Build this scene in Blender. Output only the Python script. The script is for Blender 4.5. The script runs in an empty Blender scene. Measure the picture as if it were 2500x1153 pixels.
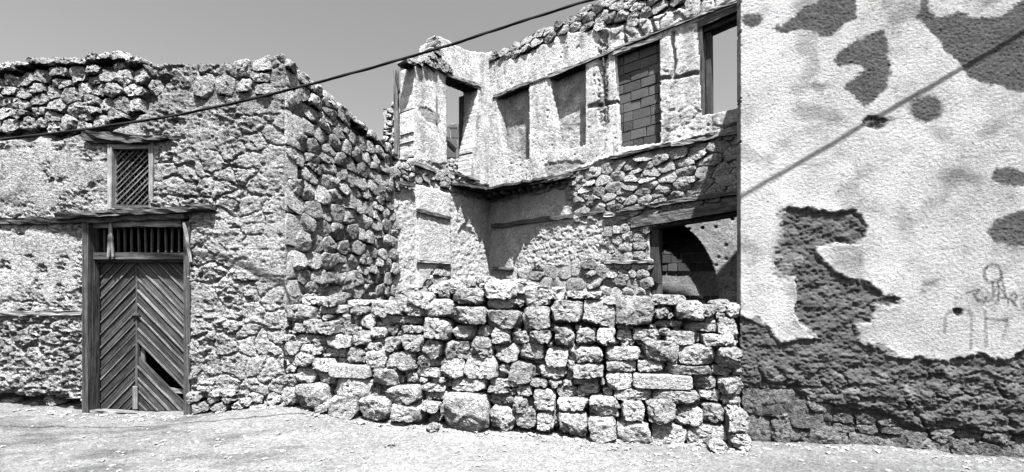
import bpy, math, random
import numpy as np
from mathutils import Vector, Matrix, noise
R = math.radians
random.seed(7)

# ---------------------------------------------------------------- camera, sky, sun
F, CX, HY, EYE = 1050.0, 1250.0, 700.0, 1.6
sc = bpy.context.scene
cam_d = bpy.data.cameras.new('camera'); cam = bpy.data.objects.new('camera', cam_d)
sc.collection.objects.link(cam); sc.camera = cam
cam.location = (0, 0, EYE); cam.rotation_euler = (R(90), 0, 0)
cam_d.sensor_width = 36; cam_d.lens = 36 * F / 2500.0
cam_d.shift_y = (HY - 576.5) / 2500.0
cam_d.clip_end = 2000; cam_d.clip_start = 0.05

SUN_EL = R(66.0)
SH = Vector((0.23, -0.973, 0)).normalized()
SUN = Vector((SH.x * math.cos(SUN_EL), SH.y * math.cos(SUN_EL), math.sin(SUN_EL)))
w = bpy.data.worlds.new('World'); sc.world = w; w.use_nodes = True
nt = w.node_tree; nt.nodes.clear()
sky = nt.nodes.new('ShaderNodeTexSky'); sky.sky_type = 'NISHITA'; sky.sun_disc = False
sky.sun_elevation = SUN_EL
sky.sun_rotation = math.atan2(SH.x, SH.y)
sky.air_density = 1.0; sky.dust_density = 3.0; sky.ozone_density = 1.0
bw = nt.nodes.new('ShaderNodeRGBToBW')
bg = nt.nodes.new('ShaderNodeBackground'); bg.inputs['Strength'].default_value = 0.080
wo = nt.nodes.new('ShaderNodeOutputWorld')
nt.links.new(sky.outputs[0], bw.inputs[0]); nt.links.new(bw.outputs[0], bg.inputs['Color'])
nt.links.new(bg.outputs[0], wo.inputs['Surface'])
sl = bpy.data.lights.new('sun', 'SUN'); sl.energy = 5.0; sl.angle = R(0.5); sl.color = (1, 1, 1)
so = bpy.data.objects.new('sun', sl); sc.collection.objects.link(so)
so.rotation_euler = SUN.to_track_quat('Z', 'Y').to_euler(); so.location = (2, -3, 12)
vs = sc.view_settings; vs.view_transform = 'Standard'; vs.look = 'None'; vs.gamma = 1.0
vs.use_curve_mapping = False; sc.cycles.diffuse_bounces = 0; vs.exposure = 1.5

# ---------------------------------------------------------------- numpy noise
def _h(ix, iy, s):
    a = (ix.astype(np.int64) * 374761393 + iy.astype(np.int64) * 668265263 + s * 1442695041) & 0xffffffff
    a = ((a ^ (a >> 13)) * 1274126177) & 0xffffffff
    a = ((a ^ (a >> 16)) * 2246822519) & 0xffffffff
    return ((a ^ (a >> 15)) & 0xffffff) / float(0xffffff)
def gn(x, y, s=0):
    ix = np.floor(x); iy = np.floor(y); fx = x - ix; fy = y - iy
    ux = fx ** 3 * (fx * (fx * 6 - 15) + 10); uy = fy ** 3 * (fy * (fy * 6 - 15) + 10)
    def g(dx, dy):
        a = _h(ix + dx, iy + dy, s) * 2 * np.pi
        return np.cos(a) * (fx - dx) + np.sin(a) * (fy - dy)
    a = g(0, 0); b = g(1, 0); c = g(0, 1); d = g(1, 1)
    return 1.5 * ((a + (b - a) * ux) * (1 - uy) + (c + (d - c) * ux) * uy)
def fbm(x, y, s=0, o=4, g=0.5):
    t = 0; a = 1.0; n = 0
    for k in range(o):
        t = t + a * gn(x, y, s + k * 17); n += a
        x = x * 2.03 + 5.1; y = y * 2.03 + 1.7; a *= g
    return t / n
def ridge(x, y, s=0, o=4, g=0.55):
    t = 0; a = 1.0; n = 0
    for k in range(o):
        t = t + a * (1 - np.abs(gn(x, y, s + k * 13)) * 2); n += a
        x = x * 2.1 + 3.1; y = y * 2.1 + 7.7; a *= g
    return t / n
def worley(x, y, s=0, jit=0.85):
    ix = np.floor(x); iy = np.floor(y)
    f1 = np.full(x.shape, 9.0); f2 = np.full(x.shape, 9.0); cid = np.zeros(x.shape)
    for dx in (-1, 0, 1):
        for dy in (-1, 0, 1):
            cx = ix + dx; cy = iy + dy
            px = cx + 0.5 + (_h(cx, cy, s) - 0.5) * jit; py = cy + 0.5 + (_h(cx, cy, s + 5) - 0.5) * jit
            d = np.hypot(px - x, py - y); r = _h(cx, cy, s + 9)
            m = d < f1
            f2 = np.where(m, f1, np.minimum(f2, d)); cid = np.where(m, r, cid); f1 = np.where(m, d, f1)
    return f1, f2, cid
def sst(a, b, x):
    t = np.clip((x - a) / (b - a), 0, 1); return t * t * (3 - 2 * t)
def sdpoly(px, py, poly):
    """signed distance (negative inside) to a polygon"""
    d = np.full(px.shape, 1e9); ins = np.zeros(px.shape, bool)
    n = len(poly)
    for i in range(n):
        x0, y0 = poly[i]; x1, y1 = poly[(i + 1) % n]
        ex, ey = x1 - x0, y1 - y0; L = ex * ex + ey * ey + 1e-9
        t = np.clip(((px - x0) * ex + (py - y0) * ey) / L, 0, 1)
        d = np.minimum(d, np.hypot(px - x0 - t * ex, py - y0 - t * ey))
        c = ((y0 > py) != (y1 > py))
        if abs(ey) > 1e-9:
            ins ^= c & (px < x0 + (py - y0) / ey * ex)
    return np.where(ins, -d, d)
def sdell(px, py, cx, cy, a, b):
    return (np.hypot((px - cx) / a, (py - cy) / b) - 1) * min(a, b)
def prof(px, pts):
    return np.interp(px, [p[0] for p in pts], [p[1] for p in pts])

# ---------------------------------------------------------------- planes that carry the walls
class Plane:
    def __init__(s, p, d):
        s.p = np.array(p, float); d = np.array(d, float); s.d = d / np.linalg.norm(d)
        n = np.array([s.d[1], -s.d[0]])
        if n @ s.p > 0: n = -n
        s.n = n
    def off(s, t):
        q = Plane.__new__(Plane); q.p = s.p - s.n * t; q.d = s.d; q.n = s.n; return q
    def uv(s, px, py):
        a = (np.asarray(px, float) - CX) / F
        # p + u d = Y*(a,1)
        u = (a * s.p[1] - s.p[0]) / (s.d[0] - a * s.d[1])
        Y = s.p[1] + u * s.d[1]
        return u, EYE + (HY - np.asarray(py, float)) / F * Y
    def px(s, u, v, h=0.0):
        X = s.p[0] + u * s.d[0] + h * s.n[0]; Y = s.p[1] + u * s.d[1] + h * s.n[1]
        return CX + X / Y * F, HY - (v - EYE) / Y * F
    def pt(s, u, v, h=0.0):
        return Vector((s.p[0] + u * s.d[0] + h * s.n[0], s.p[1] + u * s.d[1] + h * s.n[1], v))
    def depth(s, u): return s.p[1] + u * s.d[1]

C0 = np.array([-2.907, 5.5]); C1 = np.array([-2.23, 8.3]); C2 = np.array([-0.565, 10.78])
FA = Plane(C0, (-math.cos(R(5)), math.sin(R(5))))       # street front of the left house (u runs left)
SI = Plane(C0, C1 - C0)                                 # its side wall
SW = Plane(C1, C2 - C1)                                 # short wall of the ruin
LW = Plane(C2, (0.7526, -0.6585))                       # long wall of the ruin
RW = Plane((2.34, 4.42), (2.36, -0.47))                 # right plastered wall
RB = Plane((-2.83, 5.35), (5.16, -1.0))                 # rubble wall
SI.n = np.array([SI.d[1], -SI.d[0]]); SW.n = np.array([SW.d[1], -SW.d[0]])

# ---------------------------------------------------------------- object helpers
WM = {}
def new_obj(name, mesh, parent=None, M=None):
    o = bpy.data.objects.new(name, mesh); sc.collection.objects.link(o)
    M = M or Matrix.Identity(4)
    if parent is not None:
        o.parent = parent; o.matrix_basis = WM[parent.name].inverted() @ M
    else:
        o.matrix_basis = M
    WM[o.name] = M.copy()
    return o
def thing(name, label, cat, loc, group=None):
    o = new_obj(name, None, None, Matrix.Translation(loc)); o.empty_display_size = 0.3
    o['label'] = label; o['category'] = cat
    if group: o['group'] = group
    return o
def smooth(me, on=True):
    me.polygons.foreach_set('use_smooth', [on] * len(me.polygons))
def np_mesh(name, V, Q, mat, tone=None, sm=True):
    me = bpy.data.meshes.new(name)
    V = np.asarray(V, np.float32); Q = np.asarray(Q, np.int32)
    me.vertices.add(len(V)); me.vertices.foreach_set('co', V.ravel())
    k = Q.shape[1]
    me.loops.add(Q.size); me.loops.foreach_set('vertex_index', Q.ravel())
    me.polygons.add(len(Q)); me.polygons.foreach_set('loop_start', np.arange(len(Q), dtype=np.int32) * k)
    me.polygons.foreach_set('loop_total', np.full(len(Q), k, np.int32))
    if sm: me.polygons.foreach_set('use_smooth', np.ones(len(Q), bool))
    me.update(calc_edges=True)
    if tone is not None:
        at = me.attributes.new('tone', 'FLOAT', 'POINT'); at.data.foreach_set('value', np.asarray(tone, np.float32))
    me.materials.append(mat)
    return me
def py_mesh(name, V, Fc, mat, sm=False):
    me = bpy.data.meshes.new(name); me.from_pydata(V, [], Fc); me.materials.append(mat)
    if sm: smooth(me)
    me.update(); return me

def sheet(name, pl, u0, u1, v0, v1, step, hf, keep, mat, parent, thick=0.4, vstep=None):
    """one displaced skin of a wall; its free edges are returned back by `thick`"""
    vstep = vstep or step
    us = np.arange(u0, u1 + step * 0.5, step); vv = np.arange(v0, v1 + vstep * 0.5, vstep)
    U, V = np.meshgrid(us, vv); PX, PY = pl.px(U, V)
    h, tone = hf(U, V, PX, PY)
    X = pl.p[0] + U * pl.d[0] + h * pl.n[0]; Y = pl.p[1] + U * pl.d[1] + h * pl.n[1]
    nv, nu = U.shape
    cu = 0.25 * (U[:-1, :-1] + U[1:, :-1] + U[:-1, 1:] + U[1:, 1:]); cv = 0.25 * (V[:-1, :-1] + V[1:, :-1] + V[:-1, 1:] + V[1:, 1:])
    cpx, cpy = pl.px(cu, cv)
    K = keep(cu, cv, cpx, cpy) if keep else np.ones(cu.shape, bool)
    idx = np.arange(nv * nu).reshape(nv, nu)
    a, b, c, d = idx[:-1, :-1], idx[:-1, 1:], idx[1:, 1:], idx[1:, :-1]
    flip = (pl.n[0] * pl.d[1] - pl.n[1] * pl.d[0]) > 0   # orientation so that normals face out
    q = np.stack([a, b, c, d], -1)[K]
    V3 = np.stack([X.ravel(), Y.ravel(), V.ravel()], -1); T = tone.ravel()
    # free edges
    Kp = np.zeros((nv + 1, nu + 1), bool); Kp[1:nv, 1:nu] = K
    E = []
    hb = Kp[1:, 1:nu] != Kp[:-1, 1:nu]      # horizontal edges row j (nv, nu-1)
    jj, ii = np.nonzero(hb); up = Kp[1:, 1:nu][jj, ii]
    E.append(np.where(up[:, None], np.stack([idx[jj, ii + 1], idx[jj, ii]], -1), np.stack([idx[jj, ii], idx[jj, ii + 1]], -1)))
    vb = Kp[1:nv, 1:] != Kp[1:nv, :-1]
    jj, ii = np.nonzero(vb); rt = Kp[1:nv, 1:][jj, ii]
    E.append(np.where(rt[:, None], np.stack([idx[jj, ii], idx[jj + 1, ii]], -1), np.stack([idx[jj + 1, ii], idx[jj, ii]], -1)))
    E = np.concatenate(E)
    if thick and len(E):
        n0 = len(V3); ub = np.unique(E); mp = np.zeros(n0, np.int64); mp[ub] = np.arange(len(ub))
        bv = V3[ub].copy(); hh = h.ravel()[ub]
        layers = max(2, int(thick / 0.04)); base = [mp * 0 + np.arange(n0)]
        for k in range(1, layers + 1):
            off = thick * k / layers
            nb = bv.copy(); wob = 0.012 * fbm(ub * 0.0 + bv[:, 0] * 9 + off * 11, bv[:, 2] * 9 + bv[:, 1] * 5, 71, 3) * (k < layers)
            nb[:, 0] -= (off + hh) * pl.n[0]; nb[:, 1] -= (off + hh) * pl.n[1]
            nb[:, 0] += wob * pl.d[0]; nb[:, 1] += wob * pl.d[1]; nb[:, 2] += wob
            base.append(mp + len(V3)); V3 = np.concatenate([V3, nb]); T = np.concatenate([T, T[ub]])
        for k in range(layers):
            A = base[k]; B = base[k + 1]
            q = np.concatenate([q, np.stack([A[E[:, 0]], A[E[:, 1]], B[E[:, 1]], B[E[:, 0]]], -1)])
    used = np.unique(q); rm = np.zeros(len(V3), np.int64); rm[used] = np.arange(len(used))
    q = rm[q]; V3 = V3[used]; T = T[used]
    if flip: q = q[:, ::-1]
    me = np_mesh(name, V3, q, mat, T)
    return new_obj(name, me, parent)

# ---------------------------------------------------------------- materials
def nmat(name): 
    m = bpy.data.materials.new(name); m.use_nodes = True; t = m.node_tree
    b = t.nodes['Principled BSDF']; b.inputs['Roughness'].default_value = 0.95
    b.inputs['Specular IOR Level'].default_value = 0.1
    return m, t, b
def nd(t, ty, **k):
    n = t.nodes.new(ty)
    for a, v in k.items():
        if a.startswith('i_'): n.inputs[a[2:].replace('_', ' ')].default_value = v
        else: setattr(n, a, v)
    return n
def math_(t, op, a, b=None, clamp=False):
    n = t.nodes.new('ShaderNodeMath'); n.operation = op; n.use_clamp = clamp
    for i, x in enumerate((a, b)):
        if x is None: continue
        if isinstance(x, (int, float)): n.inputs[i].default_value = x
        else: t.links.new(x, n.inputs[i])
    return n.outputs[0]
def noise_(t, vec, scale, detail=6, rough=0.6):
    n = nd(t, 'ShaderNodeTexNoise'); n.inputs['Scale'].default_value = scale
    n.inputs['Detail'].default_value = detail; n.inputs['Roughness'].default_value = rough
    t.links.new(vec, n.inputs['Vector']); return n.outputs['Fac']
def vor_(t, vec, scale, feat='F1'):
    n = nd(t, 'ShaderNodeTexVoronoi'); n.feature = feat; n.inputs['Scale'].default_value = scale
    t.links.new(vec, n.inputs['Vector']); return n.outputs['Distance']
def rng(t, x, a, b, c, d):
    n = nd(t, 'ShaderNodeMapRange'); n.inputs[1].default_value = a; n.inputs[2].default_value = b
    n.inputs[3].default_value = c; n.inputs[4].default_value = d; t.links.new(x, n.inputs[0]); return n.outputs[0]
def grey(t, val, b):
    c = nd(t, 'ShaderNodeCombineColor')
    for i in range(3): t.links.new(val, c.inputs[i])
    t.links.new(c.outputs[0], b.inputs['Base Color'])

def mineral(name, base, var=0.25, fine=0.25, bump=1.0, bscale=1.0, pits=0.5, attr=False, rnd=0.0, strat=1.0, speck=0.0, bd=0.035, alb=0.74):
    """weathered stone / plaster: blotches, grain, pits"""
    m, t, b = nmat(name)
    geo = nd(t, 'ShaderNodeNewGeometry'); pos = geo.outputs['Position']
    mp = nd(t, 'ShaderNodeMapping'); mp.inputs['Scale'].default_value = (1, 1, strat); t.links.new(pos, mp.inputs['Vector']); pv = mp.outputs[0]
    big = noise_(t, pos, 2.3 * bscale, 5, 0.62); mid = noise_(t, pv, 17 * bscale, 5, 0.72); fn = noise_(t, pv, 75 * bscale, 3, 0.75)
    sp = noise_(t, pv, 30 * bscale, 3, 0.65)
    v = rng(t, big, 0.3, 0.7, 1 - var, 1 + var)
    v = math_(t, 'MULTIPLY', v, rng(t, mid, 0.3, 0.7, 1 - fine, 1 + fine))
    v = math_(t, 'MULTIPLY', v, rng(t, fn, 0.25, 0.75, 1 - fine * 1.2, 1 + fine * 1.2))
    if attr:
        at = nd(t, 'ShaderNodeAttribute', attribute_name='tone'); v = math_(t, 'MULTIPLY', v, math_(t, 'MULTIPLY', at.outputs['Fac'], alb))
    else:
        v = math_(t, 'MULTIPLY', v, base * alb)
    if rnd:
        oi = nd(t, 'ShaderNodeObjectInfo'); v = math_(t, 'MULTIPLY', v, rng(t, oi.outputs['Random'], 0, 1, 1 - rnd, 1 + rnd))
    vp = vor_(t, pv, 30 * bscale); vp2 = vor_(t, pv, 75 * bscale)
    if speck:
        v = math_(t, 'MULTIPLY', v, rng(t, sp, 0.50, 0.60, 1.0, 1 - speck))
    v = math_(t, 'MINIMUM', v, 0.82)
    grey(t, v, b)
    hgt = math_(t, 'ADD', math_(t, 'MULTIPLY', mid, 2.0), math_(t, 'MULTIPLY', fn, 0.55))
    hole = math_(t, 'MULTIPLY', rng(t, sp, 0.52, 0.66, 0, -1), pits * 0.7)
    pit = math_(t, 'MULTIPLY', rng(t, vp, 0.0, 0.35, -1, 0), pits * 0.8); pit2 = math_(t, 'MULTIPLY', rng(t, vp2, 0.0, 0.4, -1, 0), pits * 0.35)
    hgt = math_(t, 'ADD', math_(t, 'ADD', hgt, hole), math_(t, 'ADD', pit, pit2))
    bp = nd(t, 'ShaderNodeBump'); bp.inputs['Strength'].default_value = bump; bp.inputs['Distance'].default_value = bd
    t.links.new(hgt, bp.inputs['Height']); t.links.new(bp.outputs[0], b.inputs['Normal'])
    return m
def wood(name, lo, hi, bump=0.5, sc_=1.0):
    m, t, b = nmat(name); b.inputs['Roughness'].default_value = 0.85
    tc = nd(t, 'ShaderNodeTexCoord'); oi = nd(t, 'ShaderNodeObjectInfo')
    ad = nd(t, 'ShaderNodeVectorMath'); ad.operation = 'ADD'; t.links.new(tc.outputs['Object'], ad.inputs[0])
    sv = nd(t, 'ShaderNodeVectorMath'); sv.operation = 'SCALE'; cb = nd(t, 'ShaderNodeCombineXYZ')
    for i in range(3): t.links.new(oi.outputs['Random'], cb.inputs[i])
    t.links.new(cb.outputs[0], sv.inputs[0]); sv.inputs['Scale'].default_value = 37; t.links.new(sv.outputs[0], ad.inputs[1])
    mp = nd(t, 'ShaderNodeMapping'); mp.inputs['Scale'].default_value = (2.0 * sc_, 55 * sc_, 55 * sc_); t.links.new(ad.outputs[0], mp.inputs['Vector'])
    g = noise_(t, mp.outputs[0], 1.0, 6, 0.7); bl = noise_(t, ad.outputs[0], 7, 4, 0.6)
    v = rng(t, g, 0.34, 0.66, lo, hi); v = math_(t, 'MULTIPLY', v, rng(t, bl, 0.3, 0.7, 0.7, 1.3))
    v = math_(t, 'MULTIPLY', v, rng(t, oi.outputs['Random'], 0, 1, 0.7, 1.3)); grey(t, v, b)
    bp = nd(t, 'ShaderNodeBump'); bp.inputs['Strength'].default_value = bump; bp.inputs['Distance'].default_value = 0.02
    t.links.new(g, bp.inputs['Height']); t.links.new(bp.outputs[0], b.inputs['Normal'])
    return m
M_FAC = mineral('rough_coral_plaster', 0.5, 0.22, 0.42, 1.0, 1.0, 0.7, attr=True, strat=1.4, bd=0.032, speck=0.5, alb=0.62)
M_RUIN = mineral('old_lime_plaster', 0.5, 0.20, 0.24, 1.0, 0.9, 0.25, attr=True, bd=0.018, speck=0.35, alb=0.92)
M_RW = mineral('painted_render', 0.5, 0.12, 0.16, 1.0, 1.7, 0.35, attr=True, strat=1.2, bd=0.006, speck=0.22, alb=0.68)
M_GR = mineral('sandy_ground', 0.3, 0.16, 0.30, 1.0, 1.2, 0.4, attr=True, bd=0.024, alb=0.62, speck=0.2)
M_ST = mineral("coral_stone", 0.68, 0.28, 0.30, 1.0, 1.0, 0.9, rnd=0.25, strat=1.4, speck=0.45, bd=0.034)
M_SS = mineral("side_coral_stone", 0.62, 0.3, 0.34, 1.0, 1.0, 0.9, rnd=0.25, strat=1.3, speck=0.5, bd=0.036)
M_SP = mineral('pale_stone', 0.72, 0.15, 0.32, 1.0, 1.0, 0.6, rnd=0.15, speck=0.35, bd=0.03)
M_PB = mineral('gravel', 0.5, 0.3, 0.4, 1.0, 2.0, 0.3, bd=0.01, speck=0.4)
M_SQ = mineral('shaded_base_stone', 0.24, 0.2, 0.35, 1.0, 1.2, 0.7, rnd=0.2, speck=0.4, bd=0.03)  # toned darker than other stones: shade under the overhang put into the colour
M_CORE = mineral('dark_core', 0.12, 0.2, 0.25, 0.8, 1.2, 0.4)  # colour kept low so crevices in front of it look more shaded
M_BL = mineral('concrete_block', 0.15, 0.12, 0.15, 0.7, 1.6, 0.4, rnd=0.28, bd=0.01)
M_WD = wood('weathered_timber', 0.015, 0.25, 0.9)
M_WDL = wood('pale_timber', 0.09, 0.44, 0.8)
M_WDD = wood('dark_timber', 0.02, 0.14, 0.6)
M_DOOR = wood('door_timber', 0.008, 0.12, 0.9)
M_WDM = wood('frame_timber', 0.008, 0.14, 1.0)
M_IR = mineral('rusty_iron', 0.10, 0.2, 0.2, 0.3, 2.0, 0.1, bd=0.003)
M_CAB, _t, _b = nmat('cable_rubber'); _b.inputs['Base Color'].default_value = (0.02, 0.02, 0.02, 1)

# ---------------------------------------------------------------- stones
def _seg_r(poly, c, ang):
    """distance from c to the convex outline along each angle"""
    out = []
    n = len(poly)
    for a in ang:
        dx, dy = math.cos(a), math.sin(a); best = 1e9
        for i in range(n):
            x0, y0 = poly[i][0] - c[0], poly[i][1] - c[1]; x1, y1 = poly[(i + 1) % n][0] - c[0], poly[(i + 1) % n][1] - c[1]
            ex, ey = x1 - x0, y1 - y0; den = dx * ey - dy * ex
            if abs(den) < 1e-12: continue
            t = (x0 * ey - y0 * ex) / den; s = (x0 * dy - y0 * dx) / den
            if t > 0 and -1e-6 <= s <= 1 + 1e-6: best = min(best, t)
        out.append(best if best < 1e8 else 0.05)
    return out
PROFILE = [(0.94, -1.0), (1.0, -0.3), (1.0, 0.28), (0.992, 0.62), (0.965, 0.84), (0.88, 0.94), (0.72, 0.975), (0.55, 0.99), (0.36, 1.0), (0.18, 1.0)]
PR = np.array(PROFILE)
def stone_mesh(name, poly, pl, bulge, back, proud, mat, K=24, rough=1.0, seed=0, tilt=None, chips=6):
    """a broken block: outline `poly` in the wall's (u, v), bulging `bulge` from `proud`, going `back` inwards, corners knocked off in flat facets"""
    cx = sum(p[0] for p in poly) / len(poly); cy = sum(p[1] for p in poly) / len(poly)
    ang = np.arange(K) * 2 * np.pi / K
    r = np.array(_seg_r(poly, (cx, cy), ang))
    r = 0.07 * np.roll(r, 1) + 0.86 * r + 0.07 * np.roll(r, -1)
    size = float(r.mean()); rr = random.Random(seed)
    tx, ty = tilt or (rr.uniform(-0.28, 0.28), rr.uniform(-0.30, 0.30))
    X = (np.cos(ang) * r)[None, :] * PR[:, 0:1]; Y = (np.sin(ang) * r)[None, :] * PR[:, 0:1]
    z = PR[:, 1:2] + 0 * X; Z = np.where(z > 0, z * bulge + (tx * X + ty * Y) * np.minimum(1, z), z * back)
    P = np.concatenate([np.stack([X, Y, Z], -1).reshape(-1, 3), [[0, 0, bulge]]])
    n = np.array([rr.uniform(-.22, .22), rr.uniform(-.15, .3), 1.0]); n /= np.linalg.norm(n)      # the broken front face
    d = P @ n; lim = d.max() * rr.uniform(0.55, 0.78); P = P - np.where((d > lim) & (P[:, 2] > 0), (d - lim) * 0.93, 0)[:, None] * n
    for _ in range(chips):
        a = rr.uniform(0, 6.283); e = rr.uniform(0.25, 1.25)
        n = np.array([math.cos(a) * math.cos(e), math.sin(a) * math.cos(e), math.sin(e)])
        d = P @ n; lim = d.max() * rr.uniform(0.76, 0.95); ov = np.where((d > lim) & (P[:, 2] > -0.2 * back), d - lim, 0)
        P = P - ov[:, None] * n * 0.95
    o = Vector((rr.uniform(-90, 90), rr.uniform(-90, 90), rr.uniform(-90, 90))); V = []
    iz = 1 / max(size, 0.03)
    for x, y, zz in P:
        p = Vector((x, y, zz)); q = p * iz
        dv = noise.noise_vector(q * 0.9 + o) * (0.09 * size * rough)
        if zz > -0.02:
            c = noise.noise(p * 23 + o); c2 = noise.noise(p * 48 + o)
            k = (abs(noise.noise(q * 2.1 + o)) * 0.16 * size + max(0, c - 0.05) * 0.030 + max(0, c2) * 0.018) * rough
            dv = dv + noise.noise_vector(p * 26 + o) * (0.012 * rough) + p.normalized() * (0.055 * size * rough - k)
        V.append(p + dv)
    Fc = []; nr = len(PROFILE)
    for j in range(nr - 1):
        for k in range(K):
            a = j * K + k; b = j * K + (k + 1) % K
            Fc.append((a, b, b + K, a + K))
    top = nr * K
    for k in range(K): Fc.append(((nr - 1) * K + k, (nr - 1) * K + (k + 1) % K, top))
    Ux = Vector((pl.d[0], pl.d[1], 0)); N = Vector((pl.n[0], pl.n[1], 0))
    W = [Ux * p.x + Vector((0, 0, 1)) * p.y + N * p.z for p in V]
    if Ux.cross(Vector((0, 0, 1))).dot(N) < 0: Fc = [f[::-1] for f in Fc]
    me = bpy.data.meshes.new(name); me.from_pydata(W, [], Fc); smooth(me); me.materials.append(mat); me.set_sharp_from_angle(angle=R(27))
    return me, pl.pt(cx, cy, proud)
def add_stone(parent, poly, pl, bulge, back, proud, mat, name='stone', **k):
    me, loc = stone_mesh(name, poly, pl, bulge, back, proud, mat, **k)
    return new_obj(name, me, parent, Matrix.Translation(loc))
def clip(poly, px, py, nx, ny):
    """keep the part of poly where (p-(px,py)).(nx,ny) <= 0"""
    out = []
    for i in range(len(poly)):
        a = poly[i]; b = poly[(i + 1) % len(poly)]
        da = (a[0] - px) * nx + (a[1] - py) * ny; db = (b[0] - px) * nx + (b[1] - py) * ny
        if da <= 0: out.append(a)
        if (da < 0 < db) or (db < 0 < da):
            t = da / (da - db); out.append((a[0] + (b[0] - a[0]) * t, a[1] + (b[1] - a[1]) * t))
    return out
def inside(p, poly):
    c = False
    for i in range(len(poly)):
        x0, y0 = poly[i]; x1, y1 = poly[i - 1]
        if (y0 > p[1]) != (y1 > p[1]) and p[0] < (x1 - x0) * (p[1] - y0) / (y1 - y0) + x0: c = not c
    return c
def masonry(parent, pl, region, w, h, mat, bulge=0.05, back=0.1, proud=0.0, gap=0.012, jit=0.28, rough=0.85, chips=5, fill=0.94, K=18, seed=1, wvar=0.35, skip=None, hl=None):
    """random rubble courses inside a region drawn on the wall; every stone an object"""
    rr = random.Random(seed)
    uv = [pl.uv(*p) for p in region]
    u0 = min(p[0] for p in uv) - 2 * w; u1 = max(p[0] for p in uv) + 2 * w; v0 = min(p[1] for p in uv) - 2 * h; v1 = max(p[1] for p in uv) + 2 * h
    seeds = []; v = v0; k = w / h
    while v < v1:
        hh = h * rr.uniform(0.75, 1.25); u = u0 - rr.random() * w
        while u < u1:
            ww = w * rr.uniform(1 - wvar, 1 + wvar)
            if rr.random() < 0.16:
                seeds.append((u + ww / 2 + rr.uniform(-1, 1) * w * 0.1, (v + hh * 0.25) * k)); seeds.append((u + ww / 2, (v + hh * 0.78) * k))
            else:
                seeds.append((u + ww / 2 + rr.uniform(-jit, jit) * w * 0.4, (v + hh / 2 + rr.uniform(-jit, jit) * h) * k))
            u += ww
        v += hh
    grid = {}
    for i, s in enumerate(seeds): grid.setdefault((int(s[0] // (w * 2)), int(s[1] // (w * 2))), []).append(i)
    out = []
    for i, s in enumerate(seeds):
        p = pl.px(s[0], s[1] / k)
        if not inside(p, region) or (skip and skip(*p)): continue
        poly = [(s[0] - w, s[1] - w), (s[0] + w, s[1] - w), (s[0] + w, s[1] + w), (s[0] - w, s[1] + w)]
        gx, gy = int(s[0] // (w * 2)), int(s[1] // (w * 2))
        for a in (-1, 0, 1):
            for b in (-1, 0, 1):
                for j in grid.get((gx + a, gy + b), ()):
                    if j == i: continue
                    q = seeds[j]; dx, dy = q[0] - s[0], q[1] - s[1]; L = math.hypot(dx, dy)
                    if L > 2.9 * w or L < 1e-6: continue
                    poly = clip(poly, s[0] + dx * 0.5 - dx / L * gap, s[1] + dy * 0.5 - dy / L * gap, dx, dy)
                    if len(poly) < 3: break
        if len(poly) < 3: continue
        poly = [(q[0], q[1] / k) for q in poly]
        g2 = rr.uniform(fill, 1.0); cx = sum(q[0] for q in poly) / len(poly); cy = sum(q[1] for q in poly) / len(poly)
        poly = [(cx + (q[0] - cx) * g2, cy + (q[1] - cy) * g2) for q in poly]
        out.append(add_stone(parent, poly, pl, bulge * rr.uniform(0.6, 1.4), back, proud + rr.uniform(-0.25, 0.25) * bulge, mat, K=K, rough=rough, chips=chips, seed=rr.randrange(10 ** 6)))
    return out
def box_poly(pl, x0, y0, x1, y1, rr, cut=0.20, jit=0.08):
    """an uneven eight-sided outline in a traced box"""
    (ua, va), (ub, vb) = pl.uv(x0, (y0 + y1) / 2), pl.uv(x1, (y0 + y1) / 2)
    v1 = pl.uv((x0 + x1) / 2, y0)[1]; v0 = pl.uv((x0 + x1) / 2, y1)[1]
    u0, u1 = min(ua, ub), max(ua, ub); W, H = u1 - u0, v1 - v0
    c = [rr.uniform(0.1, 1.7) * cut for _ in range(8)]
    m = min(W, H)
    P = [(u0 + c[0] * m, v0), (u1 - c[1] * m, v0), (u1, v0 + c[2] * m), (u1, v1 - c[3] * m), (u1 - c[4] * m, v1), (u0 + c[5] * m, v1), (u0, v1 - c[6] * m), (u0, v0 + c[7] * m)]
    return [(p[0] + rr.uniform(-jit, jit) * m, p[1] + rr.uniform(-jit, jit) * m) for p in P]

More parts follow.
